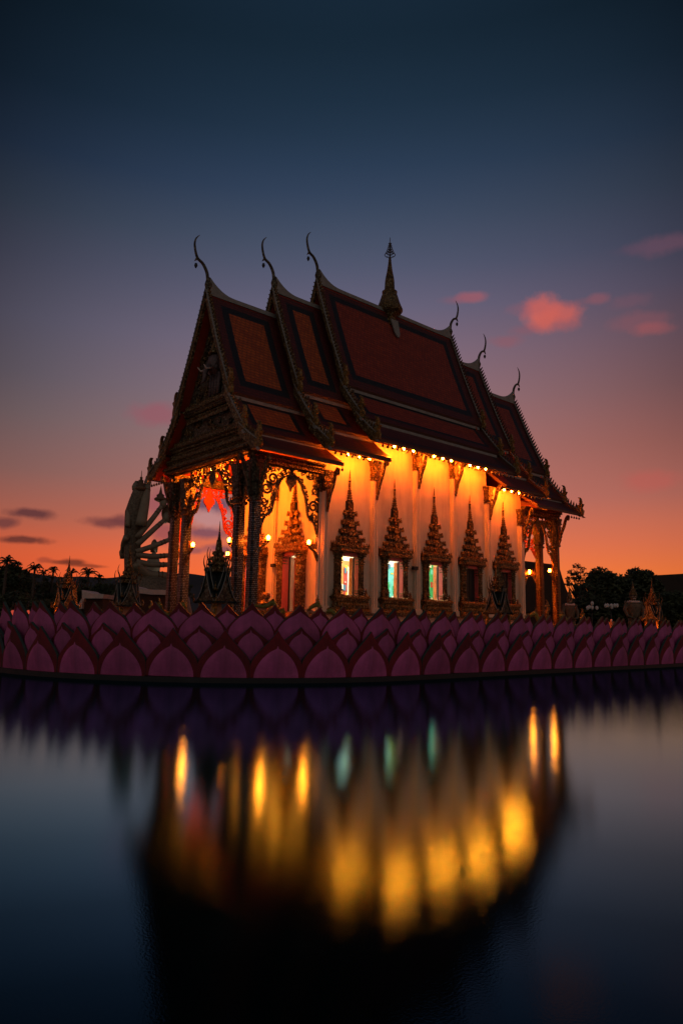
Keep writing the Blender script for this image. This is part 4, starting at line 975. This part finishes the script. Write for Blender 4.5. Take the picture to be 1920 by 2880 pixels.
for pts, rad, end in ARMS:
    b = MB(); P = [G(u, v, -1.0+.8*i) for i, (u, v) in enumerate(pts)]; Q = bez(P, 5); b.tube(Q, [rad[0]+(rad[2]-rad[0])*i/(len(Q)-1) for i in range(len(Q))], 'statue_skin', 12)
    e = Q[-1]; dd = (Q[-1]-Q[-2]).normalized()
    for k in (.5, .9): b.tube([e-dd*(k+.12), e-dd*k], rad[2]*1.18, 'statue_gold', 12)
    b.lathe([(.1, -.5), (.36, -.2), (.42, .2), (.25, .6), (.05, .75)], e+dd*.3, 'statue_skin', 10)
    for k in range(4): b.tube([e+dd*.5+rt*(-.25+.17*k), e+dd*1.0+rt*(-.22+.15*k)+up*.1, e+dd*1.15+rt*(-.15+.1*k)-fw*.25], [.10, .09, .06], 'statue_skin', 6)
    b.tube([e+dd*.1+up*.2, e+dd*.5+up*.45-fw*.1, e+dd*.75+up*.4-fw*.2], [.11, .10, .07], 'statue_skin', 6)
    a = gbuild(b, 'arm')
    if end == 'pot': b = MB(); b.lathe([(.2, 0), (.65, .2), (.70, .4), (.4, .6), (.45, .8), (.2, 1.0), (.10, 1.5), (.02, 1.9)], e+dd*.6-rt*.5, 'statue_gold', 12); gbuild(b, 'offering', a)
    if end == 'disc': b = MB(); q = e+dd*1.3; b.extr([(math.cos(k*math.pi/12)*1.15, math.sin(k*math.pi/12)*1.15) for k in range(24)], q, rt, up, .3, 'statue_gold'); gbuild(b, 'offering', a)
    if end == 'knob': b = MB(); b.lathe([(.1, 0), (.5, .3), (.55, .7), (.2, 1.1), (0, 1.3)], e+dd*.4, 'statue_gold', 10); gbuild(b, 'offering', a)
b = MB(); c = G(428, 1650, 1)
b.lathe([(5.2, -5), (5.0, -3.6), (4.4, -1.2), (3.2, .6), (1.4, 1.4), (0, 1.5)], c, 'statue_mosaic', 28, 1, .8); gbuild(b, 'lotus_seat')
fb = empty('floodlight', gnd(455, 84, -1.4), 'pale floodlight washing the many armed statue from below its arms, behind the porch columns', 'floodlight')
b = MB(); b.box(-.3, .3, -.2, .2, 0, 3.2, 'black'); b.box(-.35, .35, -.3, .3, 3.2, 3.6, 'black'); b.build('housing', fb)
b = MB(); b.box(-.28, .28, -.24, .24, 3.61, 3.66, 'flood'); b.build('bulb', fb)
o = lamp('SPOT', (0, 0, 3.8), 2300, (1, .88, .58), fb, .3, size=110); o.rotation_euler = ((Vector(G(405, 1500))-fb.location-Vector((0, 0, 3.8))).to_track_quat('-Z', 'Y').to_euler())
# slender white standing statue farther back
ws = empty('standing_statue', gnd(421, 120, -1.4), 'slender white robed statue glowing between the arms of the giant statue', 'statue')
b = MB(); zt = at(421, 1515, 120).z+1.4
b.lathe([(1.25, 0), (1.2, 1), (1.0, zt*.3), (1.15, zt*.55), (1.25, zt*.70), (.95, zt*.80), (.38, zt*.845), (.36, zt*.86), (.52, zt*.90), (.55, zt*.94), (.36, zt*.98), (0, zt)], (0, 0, 0), 'statue_skin', 18, 1, .8); b.build('body', ws)
b = MB(); b.lathe([(.58, zt*.86), (.66, zt*.93), (.45, zt*.985), (.2, zt*1.01), (0, zt*1.015)], (.05, .15, 0), 'statue_gold', 14); b.build('hood', ws)
o = lamp('SPOT', (5, -4, .6), 1500, (.95, 1, .9), ws, .2, size=60); o.rotation_euler = ((Vector((0, 0, zt*.6))-Vector((5, -4, .6))).to_track_quat('-Z', 'Y').to_euler())

# ------------------------------------------------------------------ guardian figures and the seated figure
def guardian(u, D, vtop, vsh, wpx, lab):
    base = gnd(u, D, -.95); k = D/FPX; zt = at(u, vtop, D).z-base.z; zs = at(u, vsh, D).z-base.z; w = wpx*k/2
    t = empty('guardian_statue', base, lab, 'statue', 'guardian giants beside the temple', -YAW)
    b = MB(); s = w
    b.lathe([(s*.55, zs*.45), (s*.62, zs*.62), (s*.78, zs*.85), (s*.80, zs*.95), (s*.45, zs*1.02), (s*.27, zs*1.05), (s*.26, zs*1.1), (s*.36, zs*1.14), (s*.38, zs*1.24), (s*.28, zs*1.30)], (0, 0, 0), 'guardian', 16, 1, .7)
    for sg in (-1, 1):
        b.tube([(sg*s*.72, 0, zs*.96), (sg*s*.98, -.05, zs*.78), (sg*s*.85, -.3, zs*.58), (sg*s*.25, -.5, zs*.52)], [s*.24, s*.22, s*.18, s*.13], 'guardian', 10)
        b.tube([(sg*s*.32, 0, zs*.5), (sg*s*.42, -.06, zs*.28), (sg*s*.40, 0, .1)], [s*.34, s*.28, s*.2], 'guardian', 10)
        b.leaf((sg*s*.86, 0, zs*.97), (1, 0, 0), (0, -1, 0), s*.3, s*.35, .1, 'guardian'); b.box(sg*s*.40-s*.2, sg*s*.40+s*.2, -.45, .2, 0, .18, 'guardian')
        b.lathe([(0, -.05), (s*.06, 0), (0, .05)], (sg*s*.14, -s*.27, zs*1.2), 'leaf_white', 8); b.leaf((sg*s*.38, 0, zs*1.17), (0, 1, 0), (1, 0, 0), s*.14, s*.25, .06, 'guardian')
    b.lathe([(0, -.1), (s*.07, -.04), (s*.05, .06), (0, .1)], (0, -s*.28, zs*1.17), 'guardian', 8); b.box(-s*.14, s*.14, -s*.30, -s*.2, zs*1.125, zs*1.14, 'leaf_white')
    b.build('body', t)
    b = MB(); b.lathe([(s*.44, zs*1.0), (s*.60, zs*1.015), (s*.36, zs*1.06)], (0, 0, 0), 'leaf_white', 16, 1, .75); b.ring_leaves((0, 0, zs*1.01), s*.5, .16, .15, .16, 'leaf_white'); b.build('collar', t)
    b = MB(); h = zt-zs*1.22; b.lathe([(s*.36, zs*1.22), (s*.42, zs*1.25), (s*.30, zs*1.26+h*.12), (s*.36, zs*1.22+h*.25), (s*.22, zs*1.22+h*.33), (s*.23, zs*1.22+h*.42), (s*.11, zs*1.22+h*.52), (s*.12, zs*1.22+h*.58), (s*.05, zs*1.22+h*.7), (.01, zt)], (0, 0, 0), 'gold', 16); b.build('crown', t)
guardian(1603, 60, 1640, 1703, 42, 'dim guardian giant with tall crown and white collar, just right of the rear porch')
guardian(1783, 60, 1632, 1695, 52, 'dim broad shouldered guardian giant with pointed crown, left of the far right shrine')
st = empty('seated_figure', (-2.35, 1.2, -.42), 'orange lit seated figure with folded arms and round shield, on the porch floor', 'statue', rz=R(-40))
b = MB(); b.lathe([(.50, 0), (.55, .12), (.40, .25), (.34, .45), (.40, .70), (.38, .82), (.16, .92), (.11, .96), (.19, 1.05), (.21, 1.16), (.14, 1.28), (0, 1.31)], (0, 0, 0), 'gold_leaf', 16, 1, .8)
for sg in (-1, 1):
    b.tube([(sg*.34, 0, .80), (sg*.46, -.08, .55), (sg*.26, -.36, .42)], [.11, .10, .07], 'gold_leaf'); b.tube([(sg*.25, 0, .15), (sg*.58, -.28, .18), (sg*.05, -.50, .10)], [.17, .15, .09], 'gold_leaf'); b.lathe([(0, -.03), (.03, 0), (0, .03)], (sg*.075, -.15, 1.15), 'black', 8)
b.lathe([(0, -.05), (.03, 0), (0, .04)], (0, -.18, 1.10), 'gold_leaf', 8); b.build('body', st)
b = MB(); b.tube([(.45+.30*math.cos(a*math.pi/12), -.25, .35+.30*math.sin(a*math.pi/12)) for a in range(25)], .05, 'gold_leaf', 8); b.extr([(math.cos(a*math.pi/10)*.28, math.sin(a*math.pi/10)*.28) for a in range(20)], (.45, -.24, .35), (1, 0, 0), (0, 0, 1), .04, 'gold'); b.build('shield', st)

# ------------------------------------------------------------------ naga balustrades
def naga(pts, D, rad, lab, crest=None, slab=None, mt='naga_green'):
    P = [at(u, v, D+(d[0] if d else 0)) for u, v, *d in pts]; base = P[0].copy(); base.z = -.95
    t = empty('naga_balustrade', base, lab, 'balustrade', 'naga serpent balustrades round the temple')
    b = MB(); Q = bez([p-base for p in P], 6); n = len(Q); b.tube(Q, [rad*(.35+.65*math.sin(min(1, .15+i/n)*math.pi*.62)) for i in range(n)], mt, 10)
    for i in range(2, n-2, 2): b.leaf(Q[i]+Vector((0, 0, rad*.6)), rt, fw, rad*.9, rad*1.0, .03, 'gold_leaf')
    b.build('serpent', t)
    if crest:
        (u, v, h) = crest; o = at(u, v, D)-base; b = MB(); s = h/1.3
        b.extr([(x*s, y*s) for x, y in NAGA], o, rt, up, .10, 'gold_leaf'); b.tube([o+rt*.05, o+rt*.12*s+up*.35*s, o-rt*.05*s+up*.7*s], [rad*.9, rad*.8, rad*.3], mt, 8); b.build('head', t)
    if slab:
        b = MB(); q = [at(u, v, D+.05)-base for u, v in slab]; k = fw*.22; n = len(q)
        b.add([tuple(p) for p in q]+[tuple(p+k) for p in q], [tuple(range(n)), tuple(range(n, 2*n))[::-1]]+[(i, (i+1) % n, n+(i+1) % n, n+i) for i in range(n)], 'rail_pink'); b.build('rail', t)
naga([(448, 1705), (456, 1722), (474, 1732), (490, 1726), (504, 1712), (514, 1702), (519, 1712), (518, 1735)], 24, .10, 'green naga serpent curving above a sloped pink rail, left of the porch columns', (447, 1709, .34), [(474, 1734), (512, 1712), (514, 1722), (482, 1742)])
naga([(424, 1762), (426, 1742), (424, 1724)], 26, .13, 'upright golden naga head with flame crest, between two petal tips left of the porch', (424, 1726, .50))
naga([(716, 1703), (738, 1706), (754, 1703), (767, 1694), (772, 1700), (776, 1716), (790, 1722), (800, 1716)], 25.5, .085, 'green naga serpent arching before the seated figure on the front porch', None, [(712, 1708), (752, 1708), (750, 1716), (712, 1716)])
naga([(866, 1716), (880, 1706), (893, 1702), (903, 1712)], 27, .08, 'green naga curl above a bent white rail by the front wall corner', (892, 1703, .42), [(862, 1712), (868, 1711), (893, 1724), (891, 1732), (869, 1720), (868, 1746), (862, 1746)])
naga([(918, 1722), (930, 1718), (942, 1728), (948, 1745)], 26.5, .10, 'green naga back with golden scales under the first lit window')
naga([(1476, 1734), (1490, 1732), (1502, 1726), (1508, 1734), (1516, 1748), (1524, 1742)], 38, .11, 'green naga serpent looping at the foot of the rear porch columns', (1506, 1737, .55), [(1478, 1738), (1490, 1736), (1490, 1742), (1478, 1744)])
naga([(1540, 1750), (1536, 1728), (1541, 1708)], 42, .12, 'orange lit naga head standing between the two rear porch columns', (1538, 1722, .75), None, 'gold_leaf')
naga([(1572, 1732), (1580, 1734), (1588, 1746), (1594, 1758)], 40, .16, 'thick green naga body sloping down right of the rear porch')
naga([(1634, 1768), (1640, 1748), (1636, 1735)], 42, .15, 'upright golden naga with tall flame crest, alone right of the rear guardian', (1637, 1746, .75))

# ------------------------------------------------------------------ background: buildings, trees, palms, lamps
def building(name, lab, base, build):
    t = empty(name, base, lab, 'building'); build(t, base); return t
def roof_prism(pts, D, depth, mt, t, base, nm='roof'):
    b = MB(); q = [at(u, v, D)-base for u, v in pts]; k = fw*depth; n = len(q)
    b.add([tuple(p) for p in q]+[tuple(p+k) for p in q], [tuple(range(n)), tuple(range(n, 2*n))[::-1]]+[(i, (i+1) % n, n+(i+1) % n, n+i) for i in range(n)], mt); return b.build(nm, t)
def b1(t, base):
    roof_prism([(1440, 1574), (1478, 1578), (1562, 1588), (1573, 1600), (1582, 1630), (1592, 1658), (1606, 1688), (1626, 1712), (1630, 1720), (1440, 1720)], 75, 14, 'big_roof', t, base)
    roof_prism([(1445, 1720.2), (1615, 1720.2), (1615, 1800), (1445, 1800)], 75.6, 12, 'brown_wall', t, base, 'wall')
building('dark_roofed_hall', 'big dark hall with concave hipped roof behind the rear porch', gnd(1530, 75, -1.5), b1)
def b2(t, base):
    roof_prism([(1838, 1618), (2050, 1606), (2080, 1690), (1834, 1690)], 105, 16, 'big_roof', t, base)
    roof_prism([(1842, 1690.2), (2070, 1690.2), (2070, 1790), (1842, 1790)], 105.8, 14, 'brown_wall', t, base, 'wall')
building('long_roofed_hall', 'long dark hall with a straight ridge at the right edge behind the trees', gnd(1940, 105, -1.5), b2)
def b3(t, base):
    roof_prism([(380, 1648), (396, 1654), (424, 1658), (468, 1659), (468, 1673), (424, 1672), (388, 1668)], 57, 3, 'white_plaster', t, base)
    roof_prism([(386, 1669), (468, 1673.2), (468, 1790), (386, 1790)], 57.6, 4, 'brown_wall', t, base, 'wall')
building('low_building', 'low brown building with a pale curved eave below the many armed statue', gnd(425, 57, -1.5), b3)
def b4(t, base):
    roof_prism([(231, 1659), (240, 1664), (256, 1669), (293, 1671), (290, 1683), (238, 1683), (236, 1692), (231, 1692)], 62, 4, 'white_plaster', t, base)
    roof_prism([(239, 1683.2), (289, 1683.2), (289, 1790), (239, 1790)], 62.6, 3.4, 'brown_wall', t, base, 'wall')
    roof_prism([(229, 1684), (232, 1692), (231, 1712), (220, 1713), (214, 1706), (216, 1698), (222, 1700)], 61.8, .5, 'white_plaster', t, base, 'stair_rail')
building('small_pavilion', 'small pavilion with swooping white eave among the dark palms at left', gnd(262, 62, -1.5), b4)

def leaves(b, c, rx, ry, rz, n, size, mt, rnd, hollow=.35):
    vs = []; fs = []
    for _ in range(n):
        while True:
            p = Vector((rnd.uniform(-1, 1), rnd.uniform(-1, 1), rnd.uniform(-1, 1)))
            if hollow < p.length <= 1: break
        p = Vector((p.x*rx, p.y*ry, p.z*rz))+Vector(c); a = Vector((rnd.gauss(0, 1), rnd.gauss(0, 1), rnd.gauss(0, 1))).normalized(); q = a.orthogonal().normalized(); s = size*rnd.uniform(.6, 1.4)
        i = len(vs); vs += [p-a*s, p+q*s*.45, p+a*s, p-q*s*.45]; fs.append((i, i+1, i+2, i+3))
    b.add(vs, fs, mt)
def tree(u, D, vtop, wpx, lab, kind='round', seed=1, zb=-1.5, grp='trees on the far shore'):
    rnd = random.Random(seed); base = gnd(u, D, zb); H = at(u, vtop, D).z-zb; w = wpx*D/FPX/2
    t = empty('leafy_tree', base, lab, 'tree', grp)
    b = MB(); b.tube([(0, 0, -.3), (.1, 0, H*.3), (-.1, .1, H*.55), (.1, 0, H*.8)], [w*.10+.1, w*.08+.07, w*.06+.04, .03], 'bark', 8)
    for k in range(7):
        a = rnd.uniform(0, 6.28); z = H*rnd.uniform(.3, .6); r = w*rnd.uniform(.5, .85)
        b.tube([(0, 0, z), (math.cos(a)*r*.5, math.sin(a)*r*.5, z+H*.14), (math.cos(a)*r, math.sin(a)*r, z+H*.22)], [w*.05+.04, w*.03+.03, .02], 'bark', 6)
    b.build('trunk', t); b = MB()
    if kind == 'round':
        leaves(b, (0, 0, H*.56), w*.92, w*.92, H*.43, 2600, .034*H+.12, 'leaf', rnd, .2)
        for k in range(26):
            a = rnd.uniform(0, 6.28); e = rnd.uniform(-.3, 1.4); c = (math.cos(a)*math.cos(e)*w*.8, math.sin(a)*math.cos(e)*w*.8, H*.56+math.sin(e)*H*.38); s = rnd.uniform(.16, .28)
            leaves(b, c, w*s, w*s, H*s*.55, 150, .026*H+.08, rnd.choice(('leaf', 'leaf_dark')), rnd, 0)
    else:
        for k in range(30):
            a = rnd.uniform(0, 6.28); z = H*rnd.uniform(.35, 1.0); r = w*rnd.uniform(.2, 1.0)*(1.1-.5*z/H); c = (math.cos(a)*r, math.sin(a)*r, z); s = rnd.uniform(.10, .2)
            leaves(b, c, w*s*1.6, w*s*1.6, w*s*1.0, 46, .10*w, rnd.choice(('leaf', 'leaf_dark')), rnd, 0)
            b.tube([(0, 0, z*.7), (c[0]*.6, c[1]*.6, z*.9), c], [.06, .04, .015], 'bark', 5)
    b.build('crown', t); return t
tree(1708, 95, 1602, 172, 'round dense tree silhouetted against the orange glow right of the rear porch', 'round', 11)
tree(1800, 98, 1606, 150, 'second round dense tree, ragged on top, behind the broad guardian giant', 'round', 12)
tree(1624, 88, 1590, 86, 'thin open tree with gaps of orange sky beside the concave dark roof', 'open', 13)
tree(1752, 100, 1622, 60, 'low scrubby tree filling the dip between the two round trees', 'open', 14)
tree(1890, 92, 1668, 120, 'low dark bushy tree in front of the long dark roof at right', 'round', 15)
tree(1660, 84, 1676, 110, 'low dark shrubby tree between the dim guardian and the round tree', 'round', 16)
for i, (u, D, vt, w, lab) in enumerate(((18, 80, 1590, 130, 'tall dark tree mass at the left edge under a palm'), (72, 84, 1614, 90, 'ragged dark tree right of the left edge palm'), (132, 88, 1618, 80, 'dark bushy tree between slim palms at left'),
        (170, 76, 1616, 74, 'dark tree just left of the tall orange shrine spire'), (222, 80, 1628, 70, 'dark feathery tree right of the orange shrine spire'), (286, 92, 1640, 84, 'low dark tree before the far hills'), (40, 66, 1668, 150, 'broad low dark tree at the lower left edge'),
        (120, 64, 1690, 120, 'broad low bushes in front of the left palms'), (330, 96, 1652, 70, 'low dark tree half hidden by the many armed statue'), (520, 92, 1640, 60, 'small dark tree seen between the porch columns under the clouds'), (480, 98, 1668, 80, 'low dark tree glimpsed behind the left porch columns'))):
    tree(u, D, vt, w, lab, 'round' if i in (0, 6, 7, 5, 8, 10) else 'open', 30+i, grp='dark trees at left')
def palm(u, D, v, rpx, lab, seed):
    rnd = random.Random(seed); base = gnd(u, D, -1.5); H = at(u, v, D).z+1.5; r = rpx*D/FPX*1.25; lean = rnd.uniform(-.06, .06)*H
    t = empty('coconut_palm', base, lab, 'palm', 'coconut palms against the sunset')
    b = MB(); b.tube([(lean*1.2, 0, 0), (lean*.4, 0, H*.4), (0, 0, H)], [.20, .15, .12], 'bark', 8); b.build('trunk', t)
    b = MB(); n = 17
    for k in range(n):
        a = 2*math.pi*k/n+rnd.uniform(-.2, .2); e = rnd.uniform(-.45, 1.35); L = r*rnd.uniform(.8, 1.1); d = Vector((math.cos(a), math.sin(a), 0))
        P = bez([(0, 0, H), d*L*.32*math.cos(e)+up*(H+L*.34*math.sin(e)+L*.10), d*L*.70*math.cos(e)+up*(H+L*.62*math.sin(e)+L*.06), d*L*(.25+.75*math.cos(e))+up*(H+L*.72*math.sin(e)-L*.20)], 4)
        b.tube(P, [.05*(1-i/16) for i in range(len(P))], 'leaf_dark', 5)
        for i in range(1, len(P)):
            tt = (P[i]-P[i-1]).normalized(); sd = tt.cross(up); sd = sd.normalized() if sd.length > .01 else Vector((1, 0, 0)); l = L*.17*math.sin(min(1, .2+i/len(P))*math.pi*.85)+.05
            for sg in (-1, 1):
                for q in (0, .5):
                    p = P[i-1].lerp(P[i], q); e_ = p+sd*sg*l*.8+tt*l*.5-up*l*.55; b.add([p, p+tt*.06*r, e_], [(0, 1, 2)], 'leaf_dark')
    b.build('fronds', t)
for i, (u, D, v, rp, lab) in enumerate(((4, 72, 1576, 26, 'nearest palm, its crown cut by the left edge of the view'), (85, 78, 1598, 24, 'full crowned palm, tallest of the slim palms at left'), (112, 90, 1612, 17, 'small palm just right of the full crowned palm'), (138, 88, 1606, 18, 'slim palm midway between full crowned palm and shrine spire'),
        (190, 84, 1612, 20, 'palm right beside the tall orange shrine spire'), (238, 82, 1612, 24, 'bushy palm leaning over the white eaved pavilion'), (270, 94, 1628, 18, 'low palm before the purple hills, left of the many armed statue'))): palm(u, D, v, rp, lab, 60+i)
# globe lamp posts (unlit) and garden lamp, lanterns
def lamp_post(u, D, globes, lab):
    base = gnd(u, D, -1.5); t = empty('globe_lamp_post', base, lab, 'lamp post', 'unlit globe lamp posts at right')
    b = MB(); top = max(at(u, v, D).z for _, v in globes)-base.z; b.tube([(0, 0, 0), (0, 0, top-.1)], .06, 'black', 8)
    for gu, gv in globes: p = at(gu, gv, D)-base; b.tube([(0, 0, p.z-.5), (p.x*.6, p.y*.6, p.z-.42), (p.x, p.y, p.z-.1)], .025, 'black', 6)
    b.build('post', t)
    for gu, gv in globes:
        p = at(gu, gv, D)-base; b = MB(); b.lathe([(.06, -.2), (.12, -.12), (.15, .02), (.12, .13), (.05, .18), (0, .22)], p, 'globe_white', 12); b.build('globe', t)
lamp_post(1664, 68, [(1664, 1697), (1664, 1709), (1651, 1710), (1677, 1710), (1656, 1707.5)], 'lamp post with white globes in two levels, before the first round tree')
lamp_post(1718, 68, [(1702, 1703.5), (1708, 1703), (1718, 1703), (1719, 1707), (1727, 1703), (1734, 1703)], 'lamp post with white globes in one row, right of the two level lamp post')
gl = empty('garden_lamp', at(1719, 1770, 46), 'short tapering orange garden lamp with a white globe on top, behind the right petals', 'garden lamp')
b = MB(); b.sq([(.05, -.3), (.14, .42), (.17, .44), (.17, .48)], (0, 0, 0), 'rail_pink'); b.build('post', gl); b = MB(); b.lathe([(.04, .48), (.07, .54), (.06, .62), (0, .66)], (0, 0, 0), 'globe_white', 10); b.build('globe', gl)
for i, (u, v, s, lab) in enumerate(((36, 1724, 1.0, 'red glowing lantern nearest the left edge'), (80, 1722, .75, 'smallest round red lantern, second from the left edge'), (112, 1719, 1.25, 'largest red lantern with pale cap at left'), (271, 1731, .8, 'tilted slim red lantern below the white eaved pavilion'))):
    p = at(u, v, 40); t = empty('red_lantern', (p.x, p.y, -1.4), lab, 'lantern', 'red lanterns beyond the left petals'); z = p.z+1.4
    b = MB(); b.lathe([(.03, -.17), (.08, -.12), (.11, 0), (.08, .12), (.03, .17)], (0, 0, 0), 'lantern_red', 12, .6 if i == 3 else 1); o = b.build('lantern_body', t); o.location = (0, 0, z); o.scale = (s,)*3
    if i == 3: o.rotation_euler = (0, R(-28), 0)
    b = MB(); b.tube([(.0, .25, 0), (0, .25, z+.5), (0, .12, z+.62), (0, 0, z+.55), (0, 0, z+.17*s)], .018, 'black', 6); b.build('post', t)
    b = MB(); b.lathe([(.10, 0), (.06, .05), (0, .07)], (0, 0, z+.16*s), 'globe_white' if i == 2 else 'black', 10); b.build('cap', t)

# the dark undergrowth along the far shore reads as one mass
rnd = random.Random(77); b = MB()
for u0, u1, D, v0 in ((-60, 345, 101, 1634), (1635, 1990, 112, 1660)):
    u = u0
    while u < u1:
        p = gnd(u, D+rnd.uniform(-4, 4), 0); H = at(u, v0+rnd.uniform(-8, 16), D).z+1.5
        leaves(b, (p.x, p.y, -1.5+H*.5), 1.7, 1.7, H*.55, 170, .30, rnd.choice(('leaf', 'leaf_dark')), rnd, 0); u += 11
b.build('shore_thicket', None, 'dark undergrowth massed along the far shore below the trees', 'undergrowth', None, 'stuff')
